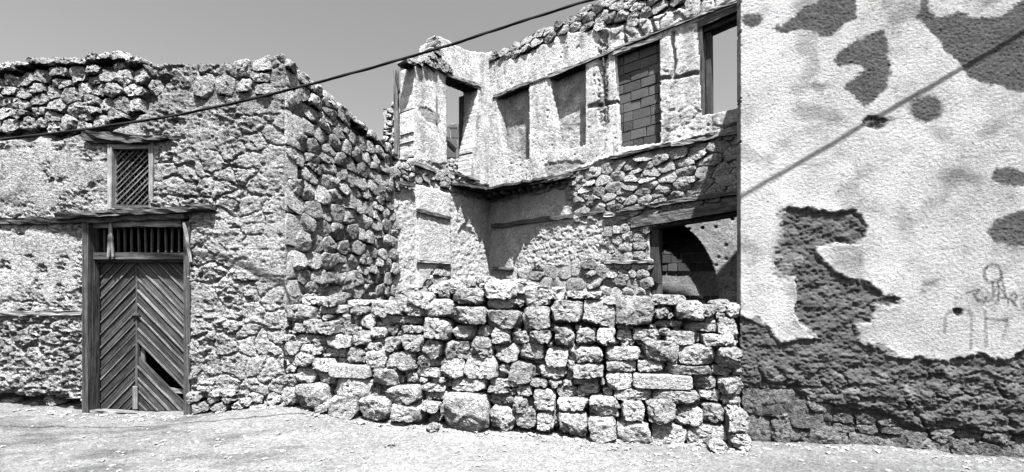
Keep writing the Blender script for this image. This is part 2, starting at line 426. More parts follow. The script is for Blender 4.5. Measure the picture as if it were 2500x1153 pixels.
# ---------------------------------------------------------------- timber, blocks, prisms
def frame_matrix(o, x, n):
    x = x.normalized(); z = (n - x * n.dot(x)).normalized(); y = z.cross(x)
    return Matrix(((x.x, y.x, z.x, o.x), (x.y, y.y, z.y, o.y), (x.z, y.z, z.z, o.z), (0, 0, 0, 1)))
def timber(name, a, b, wid, thk, n, mat, parent, seed=0, segs=None, warp=0.12, taper=0.0, M_=None):
    """a split, slightly warped beam from a to b; wid across, thk along n"""
    d = b - a; L = d.length; segs = segs or max(6, min(30, int(L / 0.06))); rr = random.Random(seed); o = Vector((rr.uniform(-50, 50),) * 3)
    cr = [(-.5, -.5), (-.2, -.5), (.2, -.5), (.5, -.5), (.5, 0), (.5, .5), (.2, .5), (-.2, .5), (-.5, .5), (-.5, 0)]
    V = []; Fc = []; k = len(cr)
    for i in range(segs + 1):
        x = -L / 2 + L * i / segs; t = 1 - taper * i / segs
        e = 1 - 0.12 * (i in (0, segs))
        by = noise.noise(Vector((x * 1.6, 3, 1)) + o) * wid * warp * 1.5; bz = noise.noise(Vector((x * 1.6, 9, 4)) + o) * thk * warp
        for j, (y, z) in enumerate(cr):
            ex = rr.uniform(-1, 1) * 0.06 * wid if i in (0, segs) else 0
            V.append((x + ex, (y * wid * t * e) + by + noise.noise(Vector((x * 7, j * 2.3, 0)) + o) * wid * warp, (z * thk * t * e) + bz + noise.noise(Vector((x * 7, j * 3.1, 8)) + o) * thk * warp))
    for i in range(segs):
        for j in range(k):
            Fc.append((i * k + j, (i + 1) * k + j, (i + 1) * k + (j + 1) % k, i * k + (j + 1) % k)[::-1])
    Fc.append(tuple(range(k))); Fc.append(tuple(range(segs * k, segs * k + k))[::-1])
    me = py_mesh(name, V, [f[::-1] for f in Fc], mat)
    return new_obj(name, me, parent, frame_matrix((a + b) / 2, d, n))
def timber_px(name, pl, x0, y0, x1, y1, wpx, thk, proud, mat, parent, **k):
    pl = pl.off(-proud)
    a = pl.pt(*pl.uv(x0, y0)); b = pl.pt(*pl.uv(x1, y1))
    wid = wpx * pl.depth(pl.uv((x0 + x1) / 2, 0)[0]) / F
    return timber(name, a, b, wid, thk, Vector((pl.n[0], pl.n[1], 0)), mat, parent, **k)
def prism(name, pl, poly, h0, h1, mat, parent, xdir=(1, 0), bev=0.003, jitter=0.0, tilt=(0, 0)):
    """flat board of outline poly (u, v), local X along xdir (the grain)"""
    cx = sum(p[0] for p in poly) / len(poly); cy = sum(p[1] for p in poly) / len(poly)
    X = Vector((pl.d[0] * xdir[0], pl.d[1] * xdir[0], xdir[1])).normalized(); N = Vector((pl.n[0], pl.n[1], 0))
    O = pl.pt(cx, cy, h0); M = frame_matrix(O, X, N); Mi = M.inverted()
    P = [Mi @ pl.pt(p[0], p[1], h0) for p in poly]; ar = sum(P[i].x * P[(i + 1) % len(P)].y - P[(i + 1) % len(P)].x * P[i].y for i in range(len(P)))
    if ar < 0: P = P[::-1]
    n = len(P); t = h1 - h0; V = []
    c = Vector((0, 0, 0))
    for p in P: V.append((p.x, p.y, 0))
    for p in P: V.append((p.x, p.y, t - bev + tilt[0] * p.x + tilt[1] * p.y))
    for p in P:
        L = math.hypot(p.x, p.y) or 1; V.append((p.x - p.x / L * bev, p.y - p.y / L * bev, t + tilt[0] * p.x + tilt[1] * p.y))
    Fc = [tuple(range(n))[::-1], tuple(range(2 * n, 3 * n))]
    for r in (0, 1):
        for i in range(n): Fc.append((r * n + i, r * n + (i + 1) % n, (r + 1) * n + (i + 1) % n, (r + 1) * n + i))
    return new_obj(name, py_mesh(name, V, Fc, mat), parent, M)
def rect(pl, x0, y0, x1, y1):
    return [pl.uv(x0, y0), pl.uv(x1, y0), pl.uv(x1, y1), pl.uv(x0, y1)]
def solid(name, foot, z0, z1, mat, parent):
    """upright block over a footprint"""
    n = len(foot); V = [(x, y, z0) for x, y in foot] + [(x, y, z1) for x, y in foot]
    ar = sum(foot[i][0] * foot[(i + 1) % n][1] - foot[(i + 1) % n][0] * foot[i][1] for i in range(n))
    Fc = [tuple(range(n))[::-1], tuple(range(n, 2 * n))] + [(i, (i + 1) % n, n + (i + 1) % n, n + i) for i in range(n)]
    if ar < 0: Fc = [f[::-1] for f in Fc]
    return new_obj(name, py_mesh(name, V, Fc, mat), parent)
def blocks(parent, pl, region, bw, bh, mat, thk=0.1, seed=3, v_off=0.0, gap=0.008, name='concrete_block', jitter=0.006):
    """coursed blocks clipped to a region drawn on the wall (px polygon, convex)"""
    rr = random.Random(seed); uv = [pl.uv(*p) for p in region]
    cx = sum(p[0] for p in uv) / len(uv); cy = sum(p[1] for p in uv) / len(uv)
    u0 = min(p[0] for p in uv); u1 = max(p[0] for p in uv); v0 = min(p[1] for p in uv); v1 = max(p[1] for p in uv)
    v = v0 - v_off; row = 0
    while v < v1:
        u = u0 - bw * (0.5 if row % 2 else 0.1) - rr.uniform(0, 0.1) * bw
        while u < u1:
            ww = bw * rr.choice((1, 1, 1, 0.9, 0.55))
            j = lambda: rr.uniform(-jitter, jitter)
            P = [(u + gap + j(), v + gap + j()), (u + ww - gap + j(), v + gap + j()), (u + ww - gap + j(), v + bh - gap + j()), (u + gap + j(), v + bh - gap + j())]
            for i in range(len(uv)):
                a, b = uv[i], uv[(i + 1) % len(uv)]; nx, ny = b[1] - a[1], -(b[0] - a[0])
                if (cx - a[0]) * nx + (cy - a[1]) * ny > 0: nx, ny = -nx, -ny
                P = clip(P, a[0], a[1], nx, ny)
                if len(P) < 3: break
            if len(P) >= 3:
                ar = abs(sum(P[i][0] * P[(i + 1) % len(P)][1] - P[(i + 1) % len(P)][0] * P[i][1] for i in range(len(P)))) / 2
                if ar > 0.0015: prism(name, pl, P, -thk, rr.uniform(-0.006, 0.012), mat, parent, bev=0.006, tilt=(rr.uniform(-.03, .03), rr.uniform(-.04, .04)))
            u += ww
        v += bh; row += 1

# ================================================================ GROUND
def ground_z(X, Y):
    z = 0.11 * np.exp(-(((X + 2.75) / 0.75) ** 2 + ((Y - 5.35) / 0.45) ** 2)) + 0.03 * np.exp(-(((X + 2.0) / 0.9) ** 2 + ((Y - 5.0) / 0.5) ** 2))
    z = z - 0.09 * np.exp(-(((X + 5.0) / 1.3) ** 2 + ((Y - 5.7) / 1.0) ** 2))
    z = z + 0.04 * np.exp(-(((X - 3.4) / 0.7) ** 2 + ((Y - 4.2) / 0.3) ** 2))
    z = z + 0.022 * fbm(X * 1.1, Y * 1.1, 3, 3)
    return z
def ground_f(X, Y):
    z = ground_z(X, Y)
    near = np.exp(-((Y - 4.6) / 2.2) ** 2)
    a = 0.022 * fbm(X * 5 + Y * 2, Y * 6, 11, 4) + 0.006 * ridge(X * 14, Y * 14, 15, 3) + 0.007 * fbm(X * 45, Y * 45, 19, 2)
    f1, f2, cid = worley(X * 16, Y * 16, 21)
    a = a + np.where(cid > 0.72, 0.012 * (cid - 0.5) * sst(0.32, 0.0, f1), 0)
    f1, f2, cid = worley(X * 38, Y * 38, 23)
    a = a + np.where(cid > 0.6, 0.008 * (cid - 0.3) * sst(0.36, 0.0, f1), 0)
    z = z + a * near
    px = CX + X / np.maximum(Y, .1) * F; py = HY + EYE / np.maximum(Y, .1) * F
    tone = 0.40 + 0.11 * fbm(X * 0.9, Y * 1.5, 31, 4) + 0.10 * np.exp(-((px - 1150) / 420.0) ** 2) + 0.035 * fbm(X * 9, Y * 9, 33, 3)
    # darker streaks on the left
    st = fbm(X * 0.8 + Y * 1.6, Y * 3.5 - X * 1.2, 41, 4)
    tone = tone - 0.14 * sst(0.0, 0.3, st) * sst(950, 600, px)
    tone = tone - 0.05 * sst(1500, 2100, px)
    return z, np.clip(tone, 0.1, 0.6)
xs = np.concatenate([np.linspace(-60, -8, 20)[:-1], np.linspace(-8, 8, 760), np.linspace(8, 60, 20)[1:]])
ys = np.concatenate([np.linspace(-30, 3.2, 24)[:-1], np.linspace(3.2, 6.2, 210), np.linspace(6.2, 14, 50)[1:], np.linspace(14, 400, 24)[1:]])
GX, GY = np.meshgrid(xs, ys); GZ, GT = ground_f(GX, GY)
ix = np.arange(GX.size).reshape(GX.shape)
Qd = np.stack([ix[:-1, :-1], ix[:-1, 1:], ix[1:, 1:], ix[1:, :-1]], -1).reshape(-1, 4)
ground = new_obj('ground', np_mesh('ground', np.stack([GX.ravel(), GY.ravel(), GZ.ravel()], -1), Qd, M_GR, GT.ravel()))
ground['kind'] = 'structure'
def gz(x, y): return float(ground_z(np.array([x]), np.array([y]))[0])
def ico_bits(n, place, smin, smax, seed, flat=0.6):
    rr = random.Random(seed); V = []; Fc = []
    base = [Vector(p).normalized() for p in [(1, 0, 0), (-1, 0, 0), (0, 1, 0), (0, -1, 0), (0, 0, 1), (0, 0, -1), (1, 1, 1), (-1, 1, 1), (1, -1, 1), (-1, -1, 1)]]
    tri = [(4, 6, 7), (4, 7, 9), (4, 9, 8), (4, 8, 6), (6, 0, 2), (6, 2, 7), (7, 2, 1), (7, 1, 9), (9, 1, 3), (9, 3, 8), (8, 3, 0), (8, 0, 6), (0, 5, 2), (2, 5, 1), (1, 5, 3), (3, 5, 0)]
    for _ in range(n):
        x, y = place(rr); s = smin * (smax / smin) ** (rr.random() ** 2.2); a = rr.random() * 6.28; sx, sy, sz = s * rr.uniform(.7, 1.5), s * rr.uniform(.6, 1.1), s * rr.uniform(.3, .9) * flat
        z = gz(x, y) if n < 3000 else 0; k = len(V)
        for p in base:
            q = Vector((p.x * sx * rr.uniform(.8, 1.2), p.y * sy * rr.uniform(.8, 1.2), p.z * sz)); V.append((x + q.x * math.cos(a) - q.y * math.sin(a), y + q.x * math.sin(a) + q.y * math.cos(a), z + q.z + sz * 0.3))
        Fc += [(a_ + k, b_ + k, c_ + k) for a_, b_, c_ in tri]
    return V, Fc
def pl_street(rr):
    y = rr.uniform(3.5, 5.5); x = rr.gauss(-0.3, 2.3); return x, y
V_, F_ = ico_bits(2900, pl_street, 0.006, 0.036, 5)
g = new_obj('pebbles', py_mesh('pebbles', V_, F_, M_PB)); g['kind'] = 'stuff'
def pl_foot(rr):
    t = rr.random() ** 0.8; x = -2.75 + 5.0 * t; y = 5.30 - 0.97 * t - 0.02 - abs(rr.gauss(0, 0.14)); return x, y
def pl_walls(rr):
    if rr.random() < 0.5: x = rr.uniform(-6.5, -2.8); return x, 5.44 + (-2.9 - x) * 0.087 - abs(rr.gauss(0, 0.12))
    x = rr.uniform(2.3, 6.2); return x, 4.40 - (x - 2.34) * 0.2 - abs(rr.gauss(0, 0.08))
V_, F_ = ico_bits(700, pl_walls, 0.006, 0.04, 16, 0.8)
g = new_obj('wall_foot_gravel', py_mesh('wall_foot_gravel', V_, F_, M_PB)); g['kind'] = 'stuff'
V_, F_ = ico_bits(900, pl_foot, 0.006, 0.04, 6, 0.8)
g = new_obj('stone_chips', py_mesh('stone_chips', V_, F_, M_PB)); g['kind'] = 'stuff'

# ================================================================ LEFT HOUSE
house = thing('stone_house', 'old coral stone house with patchy plaster, a chevron plank door and a small lattice window', 'house', FA.pt(2.0, 0, 0))
TOP = [(-600, 190), (-200, 180), (0, 168), (60, 158), (100, 152), (185, 152), (230, 142), (300, 140), (335, 152), (400, 161), (480, 158), (560, 154), (640, 148), (660, 138), (700, 135)]
DOOR = (207, 528, 462, 1060); WIN = (266, 352, 371, 510)
ST_L = [(-300, 130), (0, 120), (350, 110), (345, 190), (420, 195), (330, 285), (240, 330), (-300, 345)]
PLA1 = [(-300, 372), (60, 365), (130, 335), (175, 355), (250, 400), (262, 440), (215, 460), (160, 480), (120, 520), (60, 480), (0, 490), (-300, 500)]
PLA2 = [(-300, 560), (60, 560), (180, 575), (198, 600), (190, 700), (120, 735), (60, 700), (0, 745), (-300, 750)]
BAD = [(-300, 800), (60, 770), (205, 830), (205, 1000), (-300, 1000)]
def fac_h(U, V, PX, PY):
    wx = PX + 14 * fbm(U * 4, V * 4, 2, 3) * 1.5; wy = PY + 14 * fbm(U * 4, V * 4, 8, 3) * 1.5
    f1, f2, cid = worley(U * 3.3 + 0.35 * fbm(U * 3, V * 3, 5, 3), V * 4.4 + 0.35 * fbm(U * 3, V * 3, 6, 3), 4)
    lump = sst(0.0, 0.28, f2 - f1)
    lump = lump * sst(-0.25, 0.3, fbm(U * 1.5, V * 1.5, 10, 3))
    rough = 0.016 * lump + 0.016 * cid * lump + 0.030 * fbm(U * 3.2, V * 5, 12, 4)
    rg = ridge(U * 5 + 0.5 * fbm(U * 4, V * 4, 13, 2), V * 10, 14, 5, 0.62); fine = fbm(U * 20, V * 32, 16, 3)
    rough = rough + 0.034 * np.abs(rg) + 0.022 * fine + 0.012 * fbm(U * 38, V * 46, 17, 1)
    f1b, _, cb = worley(U * 9, V * 11, 18); rough = rough - 0.022 * np.where(cb > 0.62, sst(0.42, 0.08, f1b), 0)
    tone = 0.58 + 0.14 * (cid - 0.5) + 0.16 * fbm(U * 2.2, V * 3, 22, 4) + 0.16 * fine
    face = sst(0.34, 0.16, f1 + 0.10 * fbm(U * 8, V * 8, 24, 3)) * sst(0.35, 0.6, cid)
    tone = tone + 0.09 - 0.26 * face; f1v, _, cv_ = worley(U * 5, V * 6, 30); rough = rough - 0.05 * np.where(cv_ > 0.86, sst(0.28, 0.1, f1v + 0.1 * fine), 0); rough = rough * (0.45 + 0.8 * sst(-0.3, 0.3, fbm(U * 1.1, V * 1.4, 25, 3)))
    jm = sst(-0.15, 0.25, fbm(U * 0.9 + 4, V * 1.2, 38, 3)); rough = rough - 0.045 * jm * sst(0.11, 0.03, f2 - f1 + 0.06 * fine); rough = rough * 0.85; crk = ridge(U * 1.7 + 0.3 * fbm(U * 4, V * 4, 26, 3), V * 2.3, 28, 3); rough = rough - 0.035 * sst(0.86, 0.95, crk)
    # smooth plaster left standing
    pm = np.maximum(sst(14, -14, sdpoly(wx, wy, PLA1)), 0.9 * sst(14, -14, sdpoly(wx, wy, PLA2)))
    f1c, _, cc = worley(U * 3.4, V * 4.2, 27); holes = np.where(cc > 0.6, sst(0.36, 0.22, f1c + 0.12 * fbm(U * 9, V * 9, 29, 3)), 0)
    pm = pm * (1 - holes)
    sm_h = 0.034 + 0.007 * fbm(U * 3, V * 3, 31, 3); sm_t = 0.74 + 0.36 * fbm(U * 1.6, V * 2.0, 33, 4) - 0.10 * sst(0.1, 0.5, fbm(U * 5, V * 0.8, 35, 3))
    h = rough * (1 - pm) + sm_h * pm; tone = tone * (1 - pm) + sm_t * pm
    bm = sst(20, -20, sdpoly(wx, wy, BAD))
    h = h - bm * (0.03 - 0.035 * ridge(U * 5, V * 8, 37, 4) + 0.03 * sst(0.3, 0.0, f1b)); tone = tone - 0.14 * bm
    # lower right: crust with blown holes, eroded foot
    h = h - 0.05 * sst(930, 985, PY) * sst(0.35, -0.1, fbm(U * 3, V * 5, 43, 3))
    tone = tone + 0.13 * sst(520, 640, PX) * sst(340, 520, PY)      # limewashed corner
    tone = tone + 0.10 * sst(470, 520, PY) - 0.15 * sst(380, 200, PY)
    # bare rubble at the parapet: skin sits back behind the stones
    sm = sst(18, -10, sdpoly(wx, wy, ST_L))
    h = h * (1 - sm) + (-0.09 + 0.02 * fbm(U * 9, V * 9, 47, 3)) * sm; tone = tone * (1 - sm) + 0.30 * sm
    # cut corner blocks
    q = sst(600, 640, PX + 10 * np.floor((V * 2.9) % 2) * 3) * (PX < 760)
    row = (V * 2.9) % 1.0; jn = np.minimum(row, 1 - row)
    h = h * (1 - 0.45 * q) + q * (0.010 * sst(0.0, 0.06, jn + 0.08 * fbm(U * 7, V * 7, 49, 2)) + 0.004)
    tone = tone * (1 - 0.3 * q) + 0.3 * q * (0.62 + 0.15 * (_h(np.floor(V * 2.9), np.zeros_like(V), 3) - .5))
    # courses of timber are let in
    return h, np.clip(tone, 0.12, 0.8)
def fac_keep(U, V, PX, PY):
    k = PY > prof(PX, TOP) + 5 * fbm(U * 6, V * 2, 51, 3)
    k &= ~((PX > DOOR[0]) & (PX < DOOR[2]) & (PY > DOOR[1]) & (PY < DOOR[3]))
    k &= ~((PX > WIN[0]) & (PX < WIN[2]) & (PY > WIN[1]) & (PY < WIN[3]))
    k &= ~(sdpoly(PX + 10 * fbm(U * 5, V * 5, 53, 2), PY + 8 * fbm(U * 5, V * 5, 54, 2), [(470, 975), (560, 968), (600, 985), (590, 1050), (470, 1050)]) < 0)
    k &= ~(sdpoly(PX + 10 * fbm(U * 5, V * 5, 55, 2), PY + 8 * fbm(U * 5, V * 5, 56, 2), [(-300, 962), (60, 962), (195, 978), (200, 1050), (-300, 1050)]) < 0)
    return k
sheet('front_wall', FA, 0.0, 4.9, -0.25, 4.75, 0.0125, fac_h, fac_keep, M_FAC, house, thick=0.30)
# body behind: side, roof, inner room kept dark
def fpt(pl, u, h): p = pl.pt(u, 0, h); return (p.x, p.y)
hb = Plane(C0, FA.d)
b0 = fpt(FA, 0.25, -0.34); b1 = fpt(FA, 4.9, -0.34); b2 = (b1[0] + 0.4, b1[1] + 3.4); b3 = (C1[0] - 0.35, C1[1] + 0.1); b3i = (C1[0] - 0.6, C1[1] - .1)
solid('side_wall_core', [fpt(SI, 0.06, -0.08), fpt(SI, 2.86, -0.08), fpt(SI, 2.86, -0.45), fpt(SI, 0.06, -0.45)], -0.2, 3.95, M_CORE, house)
solid('back_wall', [b2, (b2[0], b2[1] + 0.3), (b3[0], b3[1] + 0.35), b3], -0.2, 3.8, M_CORE, house)
solid('end_wall', [b1, (b1[0] - 0.3, b1[1]), (b2[0] - 0.3, b2[1] + .3), (b2[0], b2[1] + .29)], -0.2, 4.2, M_CORE, house)
solid('roof', [(b0[0], b0[1] + 0.02), (b1[0], b1[1] + 0.02), b2, b3i], 3.60, 3.78, M_CORE, house)
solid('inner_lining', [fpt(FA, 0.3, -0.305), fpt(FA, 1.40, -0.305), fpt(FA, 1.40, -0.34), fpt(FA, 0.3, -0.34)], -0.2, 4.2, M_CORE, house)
# parapet rubble
def under_top(off): return lambda x, y: y < prof(x, TOP) + off
masonry(house, FA, [(-300, 120), (345, 120), (345, 200), (400, 205), (320, 275), (235, 318), (-300, 335)], 0.24, 0.205, M_SS, bulge=0.085, back=0.10, proud=-0.04, gap=0.005, jit=0.30, rough=0.9, chips=4, K=26, seed=21, skip=under_top(14))
masonry(house, FA, [(470, 160), (690, 145), (690, 235), (600, 240), (470, 215)], 0.30, 0.24, M_ST, bulge=0.05, back=0.1, proud=0.015, gap=0.014, seed=23, K=22, skip=under_top(12))
masonry(house, FA, [(-300, 975), (195, 985), (200, 1015), (-300, 1010)], 0.22, 0.15, M_SS, bulge=0.05, back=0.1, proud=-0.13, seed=24, K=16)
masonry(house, FA, [(470, 960), (690, 950), (690, 1010), (470, 1010)], 0.24, 0.15, M_ST, bulge=0.06, back=0.1, proud=-0.02, seed=25, K=18)
masonry(house, FA, [(470, 850), (520, 850), (525, 960), (470, 960)], 0.22, 0.17, M_ST, bulge=0.05, back=0.1, proud=0.0, seed=26, K=18)
# capping slabs along the parapet
rr = random.Random(3)
for x in range(-60, 330, 34):
    y = prof(np.array([x + 15.0]), TOP)[0]
    P = box_poly(FA, x, y - 6 + rr.uniform(-4, 3), x + rr.uniform(34, 50), y + rr.uniform(8, 14), rr)
    add_stone(house, P, FA, 0.10, 0.25, 0.0, M_SP if x < 40 or 230 < x < 320 else M_SS, K=20, seed=rr.randrange(9999), rough=0.9)

# side wall of rubble
SIT = [(690, 133), (700, 140), (735, 175), (800, 228), (870, 290), (930, 340), (968, 378)]
def si_h(U, V, PX, PY):
    h = -0.085 + 0.02 * fbm(U * 6, V * 6, 61, 4)
    return h, np.full(U.shape, 0.26) + 0.06 * fbm(U * 4, V * 4, 63, 3)
def si_keep(U, V, PX, PY): return PY > prof(PX, SIT) + 6
sheet('side_wall', SI, 0.0, 2.88, -0.1, 4.6, 0.03, si_h, si_keep, M_FAC, house, thick=0.36)
masonry(house, SI, [(716, 160), (800, 250), (900, 335), (970, 400), (970, 800), (716, 830)], 0.31, 0.22, M_SS, bulge=0.05, back=0.09, proud=-0.02, gap=0.002, jit=0.20, rough=0.55, chips=2, fill=0.97, K=26, seed=33, skip=lambda x, y: y < prof(x, SIT) + 26)
# coping course of the side wall
u = 0.0
while u < 2.86:
    L = rr.uniform(0.16, 0.34); pxa, _ = SI.px(u + L / 2, 0); yt = prof(np.array([pxa]), SIT)[0]; v = SI.uv(pxa, yt)[1]; hh = rr.uniform(0.10, 0.16)
    sl_ = (SI.uv(SI.px(u + L, 0)[0], prof(np.array([SI.px(u + L, 0)[0]]), SIT)[0])[1] - SI.uv(SI.px(u, 0)[0], prof(np.array([SI.px(u, 0)[0]]), SIT)[0])[1])
    P = [(u, v - hh - sl_ / 2), (u + L * 0.98, v - hh + sl_ / 2), (u + L * 0.98, v + sl_ / 2), (u, v - sl_ / 2)]
    add_stone(house, P, SI, 0.05, 0.30, 0.0, M_ST, K=16, seed=rr.randrange(9999), rough=0.8)
    u += L
# quoins: long and short blocks turning the corner
yq = [(140, 205), (208, 262), (266, 352), (356, 432), (436, 516), (520, 598), (602, 680), (684, 760), (764, 850), (854, 940)]
for i, (ya, yb) in enumerate(yq):
    ln = [0.34, 0.16, 0.30, 0.20, 0.22, 0.30, 0.20, 0.26, 0.22, 0.3][i]
    v1 = EYE + (HY - ya) / F * 5.5; v0 = EYE + (HY - yb) / F * 5.5
    cjs = 0.05
    ln *= 1.15; P = [(0.0, v0), (ln, v0 + .0), (ln, v1 - (0.10 if i == 0 else 0)), (0.0, v1)]
    add_stone(house, P, SI, 0.04, 0.14, -0.035 + 0.01 * (i % 3), M_SP, name='quoin', K=56, seed=60 + i, rough=0.16, chips=1, tilt=(0, 0))

# timbers in the front
timber_px('wall_timber', FA, -150, 541, 205, 538, 15, 0.10, 0.0, M_WDD, house, seed=1, warp=0.2)
timber_px('wall_timber', FA, -150, 767, 205, 763, 11, 0.07, 0.02, M_WDL, house, seed=2, warp=0.2)
timber_px('door_lintel', FA, 143, 527, 522, 508, 15, 0.13, 0.045, M_WDM, house, seed=3, warp=0.18)
timber_px('door_lintel', FA, 190, 538, 455, 528, 12, 0.10, 0.01, M_WDD, house, seed=4, warp=0.25)
timber_px('window_lintel', FA, 208, 334, 368, 341, 20, 0.12, 0.02, M_WDM, house, seed=5, warp=0.3)
timber_px('window_lintel', FA, 355, 340, 418, 333, 11, 0.08, 0.03, M_WD, house, seed=6, warp=0.3)
timber_px('window_lintel', FA, 225, 348, 340, 348, 8, 0.08, 0.0, M_WDD, house, seed=7, warp=0.3)

# lattice window
def flat_box(name, pl, x0, y0, x1, y1, h0, h1, mat, parent, xdir=(1, 0), skew=0):
    pl = pl.off(-h1); h0, h1 = h0 - h1, 0.0
    return prism(name, pl, [pl.uv(x0, y0), pl.uv(x1, y0 + skew), pl.uv(x1, y1 + skew), pl.uv(x0, y1)], h0, h1, mat, parent, xdir=xdir, bev=0.006)
win = flat_box('window', FA, 262, 352, 272, 512, -0.06, 0.03, M_WDL, house, (0, 1))
flat_box('frame_rail', FA, 272.5, 353, 362, 364, -0.05, 0.025, M_WD, win, (1, 0))
flat_box('frame_rail', FA, 272.5, 500, 366, 512, -0.05, 0.022, M_WD, win, (1, 0))
flat_box('frame_stile', FA, 362.5, 345, 373, 510, -0.05, 0.03, M_WDL, win, (0, 1))
def strips(parent, name, pl, bx, sgn, pitch, wpx, h0, h1, mat, xdirs, seed, jit=1.5, drop=0.0):
    x0, y0, x1, y1 = bx; r_ = random.Random(seed); k = y0 - (x1 - x0); n = 0
    while k < y1 + (x1 - x0):
        a = k + r_.uniform(-jit, jit); b = a + r_.uniform(-jit, jit); ww = wpx * r_.uniform(0.8, 1.2)
        W = x1 - x0
        P = [(x0, a), (x1, b + sgn * W), (x1, b + sgn * W + ww), (x0, a + ww)]
        P = clip(P, 0, y0, 0, -1); P = clip(P, 0, y1, 0, 1) if len(P) > 2 else P
        if len(P) > 2 and r_.random() >= drop:
            ar = abs(sum(P[i][0] * P[(i + 1) % len(P)][1] - P[(i + 1) % len(P)][0] * P[i][1] for i in range(len(P)))) / 2
            if ar > 12: prism(name, pl.off(-h1), [pl.off(-h1).uv(*q) for q in P], h0 - h1, 0 + r_.uniform(-.003, .003), mat, parent, xdir=xdirs, bev=0.002)
        k += pitch; n += 1
strips(win, 'slat', FA, (272, 364, 362, 500), 1, 14, 3.4, -0.065, -0.050, M_WD, (-1, -1), 4, 2.5)
strips(win, 'slat', FA, (272, 364, 362, 500), -1, 14.5, 4.2, -0.049, -0.030, M_WD, (-1, 1), 5, 1.5)

# door
D = FA
door = flat_box('door', D, 222, 636, 232, 1004, -0.19, -0.135, M_DOOR, house, (0, 1))
def chevron(x0, x1, sgn, ys_, skip, mat, seed):
    r_ = random.Random(seed); W = x1 - x0
    y = ys_
    slope = 1.02
    while y < 1004 + W * slope:
        bh = r_.choice((19, 22, 24, 26)); 
        for kind, (ya, yb) in (('plank', (y, y + bh)), ('batten', (y + bh + 1.2, y + bh + 5.4))):
            P = ([(x0, ya + W * slope), (x1, ya), (x1, yb), (x0, yb + W * slope)] if sgn < 0 else [(x0, ya), (x1, ya + W * slope), (x1, yb + W * slope), (x0, yb)])
            P = clip(P, 0, 641, 0, -1)
            if len(P) > 2: P = clip(P, 0, 1003, 0, 1)
            if len(P) < 3: continue
            cyc = (ya + yb) / 2
            if skip and skip(cyc): continue
            ar = abs(sum(P[i][0] * P[(i + 1) % len(P)][1] - P[(i + 1) % len(P)][0] * P[i][1] for i in range(len(P)))) / 2
            if ar < 30: continue
            h1 = -0.130 + r_.uniform(-0.004, 0.006) if kind == 'plank' else -0.112 + r_.uniform(-.004, .006)
            prism(kind, D.off(-h1), [D.off(-h1).uv(*q) for q in P], -0.155 - h1, 0, mat if kind == 'plank' else M_WD, door, xdir=(-1, -sgn), bev=0.004, tilt=(0, r_.uniform(-0.06, 0.06)))
        y += bh + 7
chevron(225, 331.5, -1, 530, None, M_DOOR, 11)
chevron(334, 449, 1, 500, lambda c: 840 < c < 876, M_DOOR, 12)
flat_box('meeting_strip', D, 330.5, 641, 335.5, 1003, -0.15, -0.115, M_DOOR, door, (0, 1))
flat_box('patch_board', D, 323, 944, 335, 1000, -0.112, -0.095, M_WD, door, (0, 1))
flat_box('brace', D, 402, 946, 449, 956, -0.19, -0.165, M_WDL, door, (1, 0), skew=6)
flat_box('brace', D, 343, 848, 353, 886, -0.19, -0.165, M_WD, door, (0, 1))
flat_box('latch', D, 320, 765, 338, 771, -0.112, -0.085, M_IR, door)
flat_box('door_post', D, 200, 541, 215, 1010, -0.10, 0.045, M_WDM, house, (0, 1))
flat_box('door_post', D, 216, 560, 225, 1008, -0.15, -0.03, M_DOOR, house, (0, 1))
flat_box('door_post', D, 448, 541, 463, 1014, -0.12, 0.03, M_WDM, house, (0, 1))
tr = flat_box('transom', D, 216, 616, 447, 633, -0.16, -0.02, M_WDM, house, (1, 0))
timber_px('transom_rail', D, 216, 551, 450, 547, 16, 0.14, -0.08, M_WDL, tr, seed=9, warp=0.15)
for i in range(14):
    x = 222 + 16.6 * i
    timber_px('bar', D, x, 556, x + rr.uniform(-2, 2), 617, 4.0, 0.02, -0.10, M_IR, tr, seed=i, warp=0.03, segs=3)
flat_box('transom_soffit', D, 216, 633.5, 447, 640.5, -0.16, -0.06, M_DOOR, tr, (1, 0))
timber_px('loose_stick', D, 270, 542, 265, 628, 7, 0.02, 0.0, M_WDL, tr, seed=31, warp=0.2)
timber_px('loose_stick', D, 270, 545, 275, 627, 5, 0.015, 0.01, M_WDL, tr, seed=32, warp=0.2)
timber_px('splinter', D, 449, 543, 466, 640, 6, 0.02, 0.05, M_WDL, house, seed=33, warp=0.2)
timber_px('threshold', D, 226, 1004, 448, 1018, 7, 0.10, -0.02, M_WD, house, seed=34, warp=0.3)

# ================================================================ RUIN
ruin = thing('ruined_house', 'roofless two storey stone ruin with tall empty window niches and a wide doorway below', 'ruin', LW.pt(0.0, 0, 0))
LTOP = [(1150, 128), (1190, 130), (1240, 108), (1300, 72), (1345, 55), (1380, 42), (1440, 6), (1500, -30), (1600, -80), (1900, -170)]
W2 = [(1210, 241), (1292, 204), (1292, 390), (1233, 405)]
W3 = [(1343, 192), (1430, 156), (1430, 356), (1363, 369)]
W4 = [(1500, 137), (1611, 96), (1613, 350), (1513, 361)]
W5 = [(1703, 58), (1840, -8), (1840, 258), (1713, 284)]
DW = [(1583, 556), (1850, 500), (1850, 800), (1588, 800)]
